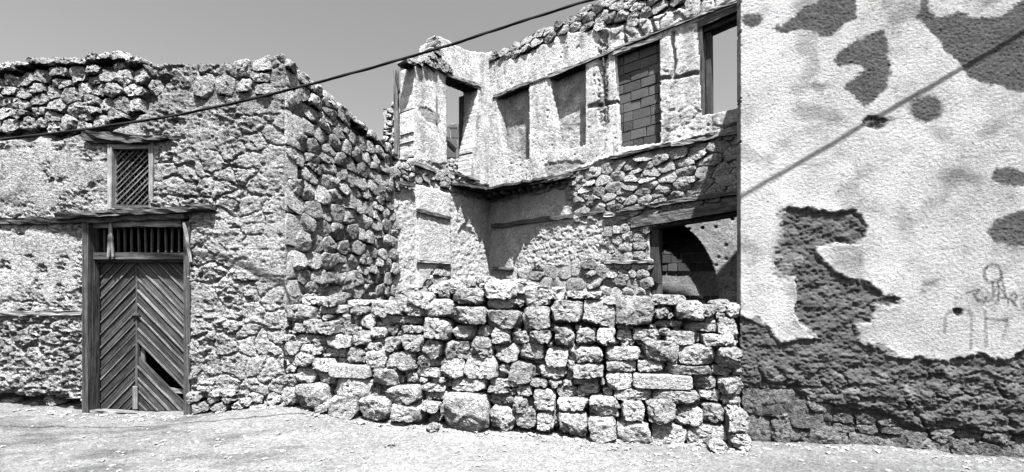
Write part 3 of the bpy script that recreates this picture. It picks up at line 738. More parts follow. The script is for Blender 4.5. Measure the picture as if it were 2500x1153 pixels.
# bare stone zones of the long wall (drawn on it)
Z_TOP = [(1180, 100), (1440, -10), (1500, -60), (1900, -220), (1900, -60), (1800, -20), (1600, 40), (1500, 66), (1455, 70), (1425, 78), (1380, 75), (1330, 108), (1300, 128), (1280, 138), (1250, 138), (1190, 150)]
Z_MID = [(1450, 415), (1480, 392), (1600, 366), (1710, 335), (1800, 300), (1900, 270), (1900, 470), (1800, 488), (1700, 505), (1600, 520), (1500, 536), (1385, 530), (1370, 470)]
Z_PIER = [(1476, 536), (1584, 528), (1588, 800), (1476, 800)]
Z_BAND = [(1200, 462), (1290, 452), (1400, 430), (1455, 412), (1440, 450), (1300, 470), (1200, 490)]
Z_FOOT = [(1200, 690), (1300, 650), (1476, 648), (1476, 800), (1200, 800)]
Z_RAG = [(1500, 0), (1640, -60), (1850, -130), (1850, -20), (1700, 45), (1600, 75), (1500, 90), (1470, 70)]
PATCH = [(1330, 405), (1345, 398), (1385, 392), (1425, 398), (1412, 420), (1380, 428), (1345, 436), (1332, 425)]
SEAMS = [[(1645, 80), (1640, 110), (1648, 150), (1640, 190)], [(1550, 205), (1600, 195), (1640, 190), (1700, 180)], [(1475, 140), (1470, 200), (1475, 255)],
         [(1440, 260), (1500, 250)], [(1560, 22), (1555, 60), (1575, 95)], [(1585, 10), (1590, 50), (1600, 78)], [(1530, 40), (1520, 80), (1530, 110)]]
def seglist_d(PX, PY, L):
    d = np.full(PX.shape, 1e9)
    for pts in L:
        for a, b in zip(pts[:-1], pts[1:]):
            ex, ey = b[0] - a[0], b[1] - a[1]; t = np.clip(((PX - a[0]) * ex + (PY - a[1]) * ey) / (ex * ex + ey * ey + 1e-9), 0, 1)
            d = np.minimum(d, np.hypot(PX - a[0] - t * ex, PY - a[1] - t * ey))
    return d
def lw_h(U, V, PX, PY):
    n1 = fbm(U * 3.5, V * 3.5, 101, 4); n2 = fbm(U * 3.5, V * 3.5, 103, 4)
    wx = PX + 12 * n1; wy = PY + 12 * n2
    fine = fbm(U * 16, V * 20, 107, 4)
    h = 0.010 * fbm(U * 1.4, V * 1.4, 105, 3) + 0.006 * fine + 0.004 * ridge(U * 4, V * 6, 109, 3)
    tone = 0.66 + 0.42 * fbm(U * 4.6, V * 3.6, 111, 5, .6) + 0.06 * fine - 0.22 * sst(0.0, 0.4, fbm(U * 5, V * 0.9, 1119, 4)) - 0.22 * sst(0.90, 0.97, ridge(U * 1.9 + 0.3 * n1, V * 1.9 + 0.3 * n2, 1118, 3))
    cr = ridge(U * 1.1 + 0.2 * n1, V * 1.1 + 0.2 * n2, 113, 2)
    h = h - 0.02 * sst(0.93, 0.99, cr) - 0.012 * sst(0.90, 0.97, ridge(U * 1.9 + 0.3 * n1, V * 1.9 + 0.3 * n2, 1118, 3))
    f1p, _, cp = worley(U * 8, V * 8, 108); h = h - np.where(cp > 0.8, 0.012 * sst(0.25, 0.05, f1p), 0)
    # below the floor the skin is coarse
    fl = sst(-6, 6, wy - prof(PX, [(1150, 480), (1200, 478), (1330, 452), (1450, 400), (1500, 385), (1800, 318), (1900, 290)]))
    f1, f2, cid = worley(U * 5, V * 6.5, 115)
    co = 0.010 * sst(0.0, 0.25, f2 - f1) + 0.024 * fbm(U * 5, V * 7, 117, 4, .6) + 0.012 * fbm(U * 16, V * 22, 118, 3)
    smth = sst(10, -10, sdpoly(wx, wy, [(1195, 470), (1375, 465), (1380, 520), (1300, 545), (1195, 560)]))
    smth = np.maximum(smth, 0.8 * sst(16, -16, sdpoly(wx, wy, [(1195, 540), (1300, 540), (1260, 640), (1230, 680), (1195, 690)])))
    co = co * (1 - 0.85 * smth)
    h = h + fl * (co - 0.02); tone = tone * (1 - fl) + fl * (0.56 + 0.10 * (cid - .5) + 0.10 * n1 + 0.08 * fine)
    # smooth grey repair under the third window
    pt = sst(4, -4, sdpoly(wx, wy, PATCH)); h = h - 0.018 * pt; tone = tone * (1 - pt) + 0.36 * pt
    # flaked edge just above the floor
    ed = np.exp(-((wy - prof(PX, [(1150, 470), (1200, 470), (1330, 444), (1450, 400), (1500, 380), (1850, 305)])) / 5) ** 2); h = h + 0.025 * ed
    # upper right: stones under a thin skin, open joints
    rg = sst(12, -12, sdpoly(wx, wy, Z_RAG)) ; f1, f2, cid = worley(U * 3.6, V * 3.2, 121)
    h = h + rg * (0.035 * sst(0.02, 0.16, f2 - f1) - 0.01 + 0.02 * cid); tone = tone - 0.05 * rg
    low = sst(-30, 40, wy - prof(PX, [(1600, 250), (1700, 230), (1800, 200)])) * sst(1600, 1640, PX) * (1 - fl)
    h = h + low * (0.012 * sst(0.02, 0.2, f2 - f1) + 0.012 * ridge(U * 9, V * 14, 123, 3)); tone = tone - 0.04 * low
    sd_ = seglist_d(PX + 5 * n1, PY + 5 * n2, SEAMS); h = h - 0.05 * sst(6, 2, sd_); tone = tone - 0.15 * sst(6, 2, sd_)
    sd_ = seglist_d(PX + 6 * fbm(U * 9, V * 9, 7, 3), PY, [[(1472, 90), (1470, 250), (1475, 300)]]); st_ = sst(14, 9, sd_); h = h - 0.05 * st_ + 0.05 * st_ * ridge(U * 12, V * 12, 125, 3); tone = tone - 0.2 * st_
    for Zp, dp in ((Z_TOP, .065), (Z_MID, .04), (Z_PIER, .03), (Z_FOOT, .02), (Z_BAND, .035)):
        z = sst(4, -6, sdpoly(wx, wy, Zp)); h = h * (1 - z) + z * (-dp + 0.02 * n1 + 0.012 * fine); tone = tone * (1 - z) + z * (0.40 + .1 * fine)
    return h, np.clip(tone, 0.1, 0.82)
def lw_keep(U, V, PX, PY):
    k = PY > prof(PX, LTOP) + 6 * fbm(U * 5, V * 3, 131, 3) + 8
    e = 1.5 * fbm(U * 9, V * 9, 133, 3)
    for W_ in (W2, W3, W4, W5, DW): k &= ~(sdpoly(PX, PY, W_) < e)
    k &= (V > 0.0)
    return k
sheet('long_wall', LW, -0.12, 6.6, 0.0, 8.2, 0.019, lw_h, lw_keep, M_RUIN, ruin, thick=0.30)
masonry(ruin, LW, Z_TOP, 0.29, 0.20, M_ST, bulge=0.045, back=0.08, proud=-0.015, gap=0.003, chips=1, fill=0.98, rough=.7, K=20, seed=41, skip=lambda x, y: y < prof(x, LTOP) + 10 or x > 1850 or (x > 1520 and y < -40))
masonry(ruin, LW, Z_MID, 0.34, 0.19, M_ST, bulge=0.028, back=0.08, proud=-0.01, gap=0.001, chips=1, fill=0.98, rough=.6, K=20, seed=42, skip=lambda x, y: x > 1840)
masonry(ruin, LW, [(1440, 290), (1800, 230), (1800, 320), (1500, 380)][:0] or Z_PIER, 0.24, 0.19, M_ST, bulge=0.04, back=0.08, proud=-0.015, gap=0.002, chips=1, fill=0.98, rough=.6, K=20, seed=43, skip=lambda x, y: y > 760)
masonry(ruin, LW, Z_FOOT, 0.36, 0.27, M_SS, bulge=0.05, back=0.08, proud=-0.015, gap=0.002, chips=1, fill=0.98, rough=.7, K=20, seed=44, skip=lambda x, y: y > 760)
masonry(ruin, LW, Z_BAND, 0.22, 0.14, M_ST, bulge=0.04, back=0.08, proud=-0.01, gap=0.002, chips=1, fill=0.98, rough=.6, K=16, seed=45)

def shift(pl, p, dep):
    """same (u, v) pushed dep behind the wall face"""
    u, v = pl.uv(*p); q = pl.pt(u, v, -dep); return q
def quad_grid(name, a, b, c, d, mat, parent, n=26, amp=0.006, tone=0.6, tvar=0.12, seed=0):
    """slightly uneven patch a-b-c-d"""
    s, t = np.meshgrid(np.linspace(0, 1, n), np.linspace(0, 1, n * 2))
    A, B, C_, D_ = [np.array(v) for v in (a, b, c, d)]
    P = (A * (1 - s[..., None]) + B * s[..., None]) * (1 - t[..., None]) + (D_ * (1 - s[..., None]) + C_ * s[..., None]) * t[..., None]
    N = np.cross(B - A, D_ - A); N = N / (np.linalg.norm(N) + 1e-9)
    w1 = np.linalg.norm(B - A); w2 = np.linalg.norm(D_ - A)
    nz = fbm(s * w1 * 8 + seed, t * w2 * 8, 200 + seed, 4)
    P = P + N * (nz * amp * 2)[..., None]
    T = tone + tvar * fbm(s * w1 * 3 + seed, t * w2 * 3, 220 + seed, 4)
    i = np.arange(s.size).reshape(s.shape); q = np.stack([i[:-1, :-1], i[:-1, 1:], i[1:, 1:], i[1:, :-1]], -1).reshape(-1, 4)
    return new_obj(name, np_mesh(name, P.reshape(-1, 3), q, mat, T.ravel()), parent)
def niche(pl, W_, dep, inL, tone, mat, panel=True, planks=True, seed=0, sgn=1, sill_tone=0.7):
    """splayed recess: outer outline W_ (TL, TR, BR, BL in px), inner left edge at px inL on the recessed plane"""
    po = pl.off(dep); e = 3
    tl, tr, br, bl = [pl.pt(*pl.uv(*p), -0.004) for p in ((W_[0][0] - e, W_[0][1] - e), (W_[1][0] + e, W_[1][1] - e), (W_[2][0] + e, W_[2][1] + e), (W_[3][0] - e, W_[3][1] + e))]
    def inner(px_, v): u = po.uv(px_, 0)[0]; return po.pt(u, v)
    if sgn > 0:
        itl = inner(inL[0], tl.z); ibl = inner(inL[1], bl.z)
        itr = pl.pt(pl.uv(*W_[1])[0], tr.z, -dep); ibr = pl.pt(pl.uv(*W_[2])[0], br.z, -dep)
    else:
        itr = inner(inL[0], tr.z); ibr = inner(inL[1], br.z)
        itl = pl.pt(pl.uv(*W_[0])[0], tl.z, -dep); ibl = pl.pt(pl.uv(*W_[3])[0], bl.z, -dep)
    nm = 'niche' if panel else 'window_opening'
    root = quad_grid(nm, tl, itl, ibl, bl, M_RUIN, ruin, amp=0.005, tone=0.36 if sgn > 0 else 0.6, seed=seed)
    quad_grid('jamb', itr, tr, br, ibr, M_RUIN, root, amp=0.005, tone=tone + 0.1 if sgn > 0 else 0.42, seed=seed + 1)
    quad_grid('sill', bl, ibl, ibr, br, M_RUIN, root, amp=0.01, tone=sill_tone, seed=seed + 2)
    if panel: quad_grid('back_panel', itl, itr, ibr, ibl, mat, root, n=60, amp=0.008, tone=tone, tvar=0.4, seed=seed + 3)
    if planks:
        n = 6; Nw = Vector((pl.n[0], pl.n[1], 0))
        for k in range(n):
            f = (k + 0.5) / n
            a = tl.lerp(itl, f); b = tr.lerp(itr, f); z = Vector((0, 0, 0.02 - 0.012 * (k == 0)))
            timber('lintel_plank', a + z, b + z, dep / n * 0.95, 0.035, Vector((0, 0, -1)), M_WD if k % 2 else M_WDD, root, seed=seed * 7 + k, warp=0.08)
        a, b = pl.pt(*pl.uv(W_[0][0] - 6, W_[0][1] - 5), 0.0), pl.pt(*pl.uv(W_[1][0] + 6, W_[1][1] - 5), 0.0)
        timber('lintel_beam', a, b, 0.07, 0.05, Nw, M_WDL, root, seed=seed + 3, warp=0.2)
    return root, po
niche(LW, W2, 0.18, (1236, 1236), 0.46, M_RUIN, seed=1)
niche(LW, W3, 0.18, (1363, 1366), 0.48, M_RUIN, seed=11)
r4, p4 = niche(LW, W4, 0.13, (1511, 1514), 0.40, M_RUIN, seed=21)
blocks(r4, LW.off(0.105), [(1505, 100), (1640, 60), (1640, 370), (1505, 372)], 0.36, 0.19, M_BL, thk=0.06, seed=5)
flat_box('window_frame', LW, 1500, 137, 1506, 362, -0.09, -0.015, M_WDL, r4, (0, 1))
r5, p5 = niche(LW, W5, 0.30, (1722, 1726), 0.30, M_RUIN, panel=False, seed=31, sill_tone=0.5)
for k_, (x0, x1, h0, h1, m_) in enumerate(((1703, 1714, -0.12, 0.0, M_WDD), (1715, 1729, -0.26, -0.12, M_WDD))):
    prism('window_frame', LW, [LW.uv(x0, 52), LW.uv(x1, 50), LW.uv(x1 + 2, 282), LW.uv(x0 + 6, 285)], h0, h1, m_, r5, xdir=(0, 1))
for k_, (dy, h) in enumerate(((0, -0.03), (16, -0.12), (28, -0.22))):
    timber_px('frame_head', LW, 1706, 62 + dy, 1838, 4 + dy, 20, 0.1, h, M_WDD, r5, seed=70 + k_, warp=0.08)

# long timbers of the long wall
for i, (x0, y0, x1, y1, wp, th, pr, m_) in enumerate([(1200, 553, 1478, 517, 11, 0.07, -0.005, M_WD), (1475, 527, 1545, 515, 9, 0.08, 0.01, M_WDL), (1505, 517, 1840, 463, 10, 0.09, 0.02, M_WD),
        (1492, 388, 1640, 352, 7, 0.07, 0.02, M_WD), (1640, 356, 1840, 315, 10, 0.08, 0.02, M_WDL), (1290, 445, 1440, 408, 4, 0.04, 0.03, M_WDL), (1476, 641, 1586, 637, 8, 0.07, 0.01, M_WDL),
        (1204, 655, 1255, 657, 6, 0.06, 0.01, M_WD), (1340, 190, 1500, 122, 5, 0.05, 0.015, M_WDL), (1500, 120, 1704, 40, 6, 0.05, 0.015, M_WDL), (1704, 40, 1840, -10, 9, 0.06, 0.02, M_WDL), (1212, 234, 1340, 188, 4, 0.03, 0.0, M_WD)]):
    timber_px('wall_timber', LW, x0, y0, x1, y1, wp, th, pr, m_, ruin, seed=80 + i, warp=0.22)
lint = timber_px('doorway_lintel', LW, 1548, 547, 1860, 494, 26, 0.30, -0.09, M_WD, ruin, seed=95, warp=0.06, segs=40)
timber_px('doorway_lintel', LW, 1575, 560, 1860, 512, 10, 0.20, -0.12, M_WDD, ruin, seed=96, warp=0.08)
flat_box('door_post', LW, 1586, 560, 1608, 690, -0.22, -0.04, M_WDD, ruin, (0, 1))
flat_box('door_post', LW, 1588, 691, 1609, 790, -0.24, -0.08, M_WDD, ruin, (0, 1))

# room behind the doorway: arch wall, block infill
AW = LW.off(1.55)
ACX, ACY, AA, AB = 1610.0, 745.0, 146.0, 210.0
def aw_h(U, V, PX, PY):
    n1 = fbm(U * 5, V * 5, 141, 4); f1, _, c = worley(U * 6, V * 6, 143)
    h = 0.008 * n1 - np.where(c > 0.6, 0.02 * sst(0.3, 0.1, f1), 0)
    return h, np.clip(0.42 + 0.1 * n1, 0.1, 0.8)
def aw_keep(U, V, PX, PY): return ~((sdell(PX, PY, ACX, ACY, AA, AB) < 0) | ((np.abs(PX - ACX) < AA) & (PY > ACY))) & (V < 4.2)
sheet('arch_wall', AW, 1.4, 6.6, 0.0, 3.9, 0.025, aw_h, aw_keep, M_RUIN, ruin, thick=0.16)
IW = AW.off(0.17)
def iw_h(U, V, PX, PY):
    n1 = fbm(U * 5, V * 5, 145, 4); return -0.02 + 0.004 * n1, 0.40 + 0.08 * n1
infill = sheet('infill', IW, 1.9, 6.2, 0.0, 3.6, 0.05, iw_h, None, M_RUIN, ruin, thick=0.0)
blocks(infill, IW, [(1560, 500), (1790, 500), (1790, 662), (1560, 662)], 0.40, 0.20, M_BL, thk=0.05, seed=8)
blocks(infill, IW, [(1560, 722), (1790, 722), (1790, 770), (1560, 770)], 0.40, 0.20, M_BL, thk=0.05, seed=9)
add_stone(ruin, box_poly(AW, 1768, 712, 1822, 770, random.Random(5)), AW, 0.2, 0.1, 0.05, M_SS, seed=77)

# short wall
STOP = [(960, 150), (1008, 148), (1012, 156), (1040, 162), (1052, 150), (1058, 104), (1075, 90), (1110, 110), (1150, 128), (1200, 130)]
W1 = [(1089, 184), (1168, 217), (1148, 426), (1091, 410)]
ZS1 = [(960, 386), (1010, 390), (1060, 402), (1100, 424), (1150, 440), (1200, 462), (1200, 480), (1100, 470), (1060, 446), (1018, 444), (960, 450)]
ZS2 = [(1060, 655), (1095, 650), (1100, 700), (1200, 690), (1200, 800), (960, 800), (960, 720), (1030, 700)]
PANEL = [(1018, 452), (1098, 474), (1100, 800), (1018, 800)]
GREYP = [(1022, 262), (1045, 262), (1065, 278), (1075, 288), (1080, 300), (1065, 305), (1042, 298), (1028, 282)]
GREYQ = [(1060, 400), (1090, 400), (1130, 428), (1120, 440), (1085, 428), (1060, 420)]
def sw_h(U, V, PX, PY):
    n1 = fbm(U * 3.5, V * 3.5, 151, 4); n2 = fbm(U * 3.5, V * 3.5, 153, 4); wx = PX + 9 * n1; wy = PY + 9 * n2
    fine = fbm(U * 16, V * 20, 157, 4)
    h = 0.012 * fbm(U * 1.5, V * 1.5, 155, 3) + 0.006 * fine + 0.004 * ridge(U * 4, V * 6, 159, 3); tone = 0.66 + 0.42 * fbm(U * 4.6, V * 3.8, 161, 5, .6) + 0.06 * fine - 0.22 * sst(0.0, 0.4, fbm(U * 5, V * 0.9, 1619, 4)) - 0.22 * sst(0.90, 0.97, ridge(U * 1.9 + 0.3 * n1, V * 1.9 + 0.3 * n2, 1618, 3))
    fl = sst(-5, 5, wy - prof(PX, [(960, 388), (1010, 395), (1100, 430), (1200, 470)]))
    co = 0.024 * fbm(U * 6, V * 8, 167, 4, .6) + 0.012 * fbm(U * 17, V * 24, 168, 3)
    h = h + fl * (co - 0.015); tone = tone * (1 - fl) + fl * (0.58 + 0.12 * n1 + 0.08 * fine)
    pn = sst(3, -3, sdpoly(PX, PY, PANEL)); h = h * (1 - 0.6 * pn) + pn * 0.045; tone = tone * (1 - pn) + pn * (0.60 + 0.16 * n2)
    for G in (GREYP, GREYQ):
        g_ = sst(2, -2, sdpoly(wx, wy, G)); h = h - 0.015 * g_; tone = tone * (1 - g_) + 0.34 * g_
    for Zp in (ZS1, ZS2):
        z = sst(4, -6, sdpoly(wx, wy, Zp)); h = h * (1 - z) + z * (-0.035 + 0.02 * n1); tone = tone * (1 - z) + z * 0.38
    return h, np.clip(tone, 0.1, 0.82)
def sw_keep(U, V, PX, PY):
    k = PY > prof(PX, STOP) + 5 * fbm(U * 5, V * 3, 171, 3)
    k &= ~((PX < 1010 + 3 * fbm(V * 4, U, 173, 3)) & (PY < 388)); k &= ~(sdpoly(PX, PY, W1) < 1.5 * fbm(U * 9, V * 9, 175, 3))
    return k
sheet('short_wall', SW, -0.15, 3.12, 0.0, 7.6, 0.019, sw_h, sw_keep, M_RUIN, ruin, thick=0.40)
masonry(ruin, SW, ZS1, 0.24, 0.16, M_ST, bulge=0.05, back=0.08, proud=-0.01, gap=0.003, chips=1, fill=0.98, rough=.65, K=18, seed=51)
masonry(ruin, SW, ZS2, 0.30, 0.22, M_ST, bulge=0.05, back=0.08, proud=-0.01, gap=0.003, chips=1, fill=0.98, rough=.7, K=18, seed=52, skip=lambda x, y: y > 760)
niche(SW, W1, 0.40, (1131, 1131), 0.60, M_RUIN, panel=False, seed=41, sgn=-1)
SWo = SW.off(0.40)
prism('window_frame', SWo, [SWo.uv(1124, 236), SWo.uv(1131, 234), SWo.uv(1131, 420), SWo.uv(1124, 418)], -0.05, 0.02, M_WDD, ruin, xdir=(0, 1))
timber_px('window_bar', SWo, 1088, 345, 1112, 368, 12, 0.04, -0.15, M_WD, ruin, seed=5)
# rubble at the broken top
for i, (x0, y0, x1, y1) in enumerate([(1028, 140, 1050, 160), (1040, 128, 1066, 150), (1062, 150, 1092, 178), (1045, 152, 1064, 172), (1050, 118, 1078, 136), (1058, 92, 1074, 110), (1054, 106, 1072, 122), (1085, 160, 1104, 180), (985, 142, 1010, 160), (1012, 150, 1030, 164)]):
    add_stone(ruin, box_poly(SW, x0, y0, x1, y1, random.Random(i + 90)), SW, 0.10, 0.2, 0.0, M_ST, K=18, seed=200 + i)
for i, (x0, y0, x1, y1, wp, m_) in enumerate([(1018, 512, 1100, 533, 8, M_WD), (1018, 636, 1100, 641, 7, M_WDL), (1010, 400, 1062, 418, 9, M_WDL), (975, 446, 1012, 456, 10, M_WD), (1110, 425, 1170, 442, 4, M_WD)]):
    timber_px('wall_timber', SW, x0, y0, x1, y1, wp, 0.06, 0.05, m_, ruin, seed=110 + i, warp=0.2)
timber_px('nailed_strip', SW, 1066, 235, 1067, 302, 5, 0.02, 0.02, M_WDL, ruin, seed=120, warp=0.15)
# plank standing against the broken end
SE = SW.uv(1010, 0)[0]
pe = SW.pt(SE - 0.02, 0, -0.42)
timber('end_post', Vector((pe.x - 0.03, pe.y, EYE + (HY - 385) / F * pe.y)), Vector((pe.x - 0.06, pe.y, EYE + (HY - 168) / F * pe.y)), 0.10, 0.06, Vector((0, -1, 0)), M_WD, ruin, seed=130, warp=0.08)
timber('end_post', Vector((pe.x + 0.03, pe.y - .05, EYE + (HY - 230) / F * pe.y)), Vector((pe.x - 0.05, pe.y - .05, EYE + (HY - 175) / F * pe.y)), 0.03, 0.03, Vector((0, -1, 0)), M_WDD, ruin, seed=131, warp=0.08)

# remains of the upper floor running round the inner corner
def floor_shelf():
    z = EYE + 2.28; pts = []; r_ = random.Random(8)
    sw_u = [SW.uv(x, 0)[0] for x in np.linspace(1098, 1190, 12)]; lw_u = [LW.uv(x, 0)[0] for x in np.linspace(1200, 1405, 22)]
    inn, out = [], []
    for k, u_ in enumerate(sw_u):
        e = 0.60 * (0.15 + 0.75 * k / 11) + r_.uniform(-.05, .05); inn.append(SW.pt(u_, z, -0.05)); out.append(SW.pt(u_, z, e))
    for k, u_ in enumerate(lw_u):
        e = 0.60 * (1 - (k / 21) ** 1.5 * 0.85) + r_.uniform(-.06, .05); inn.append(LW.pt(u_, z + 0.004 * k, -0.05)); out.append(LW.pt(u_, z + 0.004 * k, e))
    V = []; Fc = []; n = len(inn)
    for k in range(n):
        d = r_.uniform(-.012, .012)
        V += [inn[k] + Vector((0, 0, .05)), out[k] + Vector((0, 0, .03 + d)), out[k] + Vector((0, 0, -.02 + d)), inn[k] + Vector((0, 0, -.05))]
    for k in range(n - 1):
        for j in range(4): Fc.append((k * 4 + j, k * 4 + (j + 1) % 4, (k + 1) * 4 + (j + 1) % 4, (k + 1) * 4 + j))
    f = new_obj('floor_remnant', py_mesh('floor_remnant', V, Fc, M_CORE), ruin)
    for k in range(11):
        x = 1215 + 17 * k; u_ = LW.uv(x, 0)[0]; a = LW.pt(u_, z - 0.085 + .004 * k, -0.02); b = LW.pt(u_, z - 0.085 + .004 * k, 0.34 - 0.025 * k + r_.uniform(-.08, .08))
        timber('joist', a, b, 0.07, 0.07, Vector((0, 0, 1)), M_WDD if k % 2 else M_WD, f, seed=140 + k, warp=0.1)
    for k in range(26):
        t = r_.random(); x = 1120 + 260 * t
        if x < 1195: u_ = SW.uv(x, 0)[0]; b = SW.pt(u_, z + r_.uniform(-.03, .03), 0.30 + r_.uniform(-.1, .15)); d = Vector((SW.d[0], SW.d[1], 0))
        else: u_ = LW.uv(x, 0)[0]; b = LW.pt(u_, z + r_.uniform(-.02, .04), 0.40 * (1 - 0.7 * t) + r_.uniform(-.1, .1)); d = Vector((LW.d[0], LW.d[1], 0))
        L = r_.uniform(0.25, 0.7); d = d + Vector((r_.uniform(-.2, .2), r_.uniform(-.2, .2), r_.uniform(-.06, .06)))
        timber('stick', b - d * L / 2, b + d * L / 2, 0.022, 0.02, Vector((0, 0, 1)), M_WDL if k % 3 else M_WD, f, seed=170 + k, warp=0.1, segs=4)
floor_shelf()

# ================================================================ walls far behind
far = thing('far_stone_wall', 'narrow far stone wall seen just left of the leaning post of the ruin', 'wall', (-3.6, 12.6, 0))
FP = Plane((-4.4, 12.4), (1, 0.12))
sheet('wall', FP, 0, 1.35, 0, 6.8, 0.06, lambda U, V, PX, PY: (-0.05 + 0.02 * fbm(U * 5, V * 5, 181, 3), 0.4 + 0 * U), lambda U, V, PX, PY: (PY > 262 - 0.3 * (PX - 935)) & (PX > 936), M_RUIN, far, thick=0.3)
masonry(far, FP, [(936, 258), (1005, 238), (1005, 420), (936, 420)], 0.24, 0.17, M_SP, bulge=0.05, back=0.06, gap=0.02, K=12, seed=61)
farb = thing('far_block_wall', 'block wall with a rounded top seen through the left upper window opening of the ruin', 'wall', (-1.6, 14.5, 0))
BP = Plane((-2.9, 14.3), (1, 0.05))
farw = sheet('wall', BP, 0, 2.6, 0, 7.2, 0.08, lambda U, V, PX, PY: (-0.02 + 0 * U, 0.36 + 0 * U), lambda U, V, PX, PY: PY > 297 + 0.012 * (PX - 1150) ** 2 * 0.25, M_RUIN, farb, thick=0.3)
blocks(farb, BP, [(1075, 318), (1100, 304), (1140, 300), (1140, 385), (1075, 385)], 0.42, 0.33, M_BL, thk=0.02, seed=12)
masonry(farb, BP, [(1075, 385), (1140, 385), (1140, 430), (1075, 430)], 0.2, 0.16, M_SP, bulge=0.06, back=0.06, gap=0.02, K=12, seed=63)

# ================================================================ RIGHT HOUSE
rh = thing('plastered_house', 'house wall with speckled pale plaster fallen off in dark patches and scrawled charcoal graffiti', 'house', RW.pt(1.2, 0, 0))
P1 = [(1888, 66), (1935, 48), (1950, 25), (1990, 10), (2010, -12), (2085, -12), (2093, 12), (2088, 45), (2060, 55), (2030, 88), (2008, 92), (1985, 78), (1955, 74), (1905, 82)]
P2 = [(2035, 140), (2055, 122), (2085, 98), (2150, 74), (2163, 80), (2168, 135), (2178, 152), (2175, 185), (2163, 190), (2166, 215), (2140, 238), (2110, 262), (2085, 235), (2053, 213), (2080, 195), (2112, 170), (2095, 160), (2050, 163), (2036, 152)]
P6 = [(2238, -20), (2250, 30), (2235, 45), (2265, 70), (2290, 100), (2310, 130), (2345, 160), (2370, 190), (2420, 205), (2470, 218), (2540, 235), (3500, 260), (3500, -20)]
P6W = [(2266, -25), (2270, 22), (2282, 38), (2312, 42), (2340, 30), (2368, 38), (2380, 48), (2420, 40), (2440, 42), (2470, 20), (2500, -5), (2520, -30)]
P7 = [(2418, 438), (2432, 414), (2470, 410), (2500, 418), (2520, 430), (2515, 452), (2480, 456), (2430, 450)]
P8 = [(2410, 562), (2432, 540), (2470, 525), (2520, 510), (2600, 520), (2600, 600), (2450, 598), (2418, 585)]
P9 = [(1908, 530), (1925, 505), (1965, 510), (1985, 518), (2010, 512), (2050, 522), (2085, 512), (2105, 530), (2118, 558), (2100, 590), (2070, 596), (2020, 598), (1998, 602), (1996, 618), (2015, 645), (2038, 665), (2070, 682), (2120, 695), (2150, 712), (2150, 725), (2196, 728), (2195, 745), (2165, 748), (2130, 740), (2133, 765), (2125, 790), (2085, 792), (2095, 815),
      (2100, 835), (2130, 850), (2175, 868), (2210, 880), (2250, 872), (2310, 886), (2345, 872), (2400, 866), (2420, 878), (2470, 880), (2500, 850), (3500, 840), (3500, 1400), (1700, 1400), (1700, 778),
      (1808, 778), (1845, 782), (1868, 800), (1890, 822), (1908, 842), (1940, 836), (1975, 832), (2003, 828), (1985, 812), (1960, 790), (1940, 762), (1942, 735), (1950, 705), (1945, 680), (1925, 675), (1938, 655), (1960, 640), (1955, 620), (1930, 615), (1915, 590), (1910, 560)]
SM9 = [(1885, 655), (1900, 600), (1905, 520), (1925, 505), (1960, 600), (1965, 680), (1900, 682)]
GRAF = [([(2307, 812), (2308, 775), (2316, 762), (2335, 756), (2362, 756), (2372, 768), (2372, 800), (2370, 852)], 4.2, 0.5), ([(2334, 725), (2334, 755)], 3.5, 0.35),
        ([(2405, 762), (2408, 845)], 4.5, 0.5), ([(2407, 778), (2458, 783)], 4.2, 0.55), ([(2460, 780), (2455, 805), (2448, 828)], 4.0, 0.42),
        ([(2412, 650), (2403, 662), (2403, 676), (2412, 688), (2426, 690), (2442, 684), (2446, 668), (2438, 652), (2425, 646), (2412, 650)], 4.0, 0.75),
        ([(2424, 690), (2424, 722), (2438, 690), (2438, 738)], 2.4, 0.8), ([(2446, 675), (2455, 728)], 3.0, 0.7), ([(2440, 700), (2456, 726), (2445, 728)], 2.5, 0.7),
        ([(2360, 715), (2392, 708), (2384, 716), (2378, 720), (2388, 735), (2400, 740), (2408, 728)], 3.2, 0.75), ([(2408, 738), (2440, 716), (2430, 742)], 2.0, 0.6),
        ([(2462, 742), (2462, 728), (2476, 715), (2484, 722), (2478, 736), (2466, 730), (2482, 748)], 2.8, 0.8), ([(2492, 735), (2500, 728), (2510, 735), (2498, 742), (2512, 750)], 2.8, 0.7),
        ([(1826, 716), (1820, 708), (1828, 702), (1836, 710), (1828, 718)], 1.6, 0.35), ([(1840, 708), (1852, 706), (1858, 716), (1850, 694), (1864, 696), (1866, 712), (1856, 716)], 1.6, 0.35),
        ([(1878, 698), (1874, 712), (1888, 714), (1890, 702), (1880, 696), (1894, 698), (1898, 712)], 1.6, 0.35), ([(1918, 698), (1906, 704), (1916, 712)], 1.6, 0.35)]
SPLOT = [(2135, 298, 30, 17, .9), (2165, 292, 22, 8, .6), (2270, 690, 14, 7, .6), (2256, 712, 10, 8, .5), (1838, 50, 27, 20, .0), (1885, 385, 12, 10, .35), (2338, 763, 13, 9, .95), (2140, 745, 40, 5, .5), (1805, 112, 5, 3, .9), (2020, 338, 6, 3, .5)]
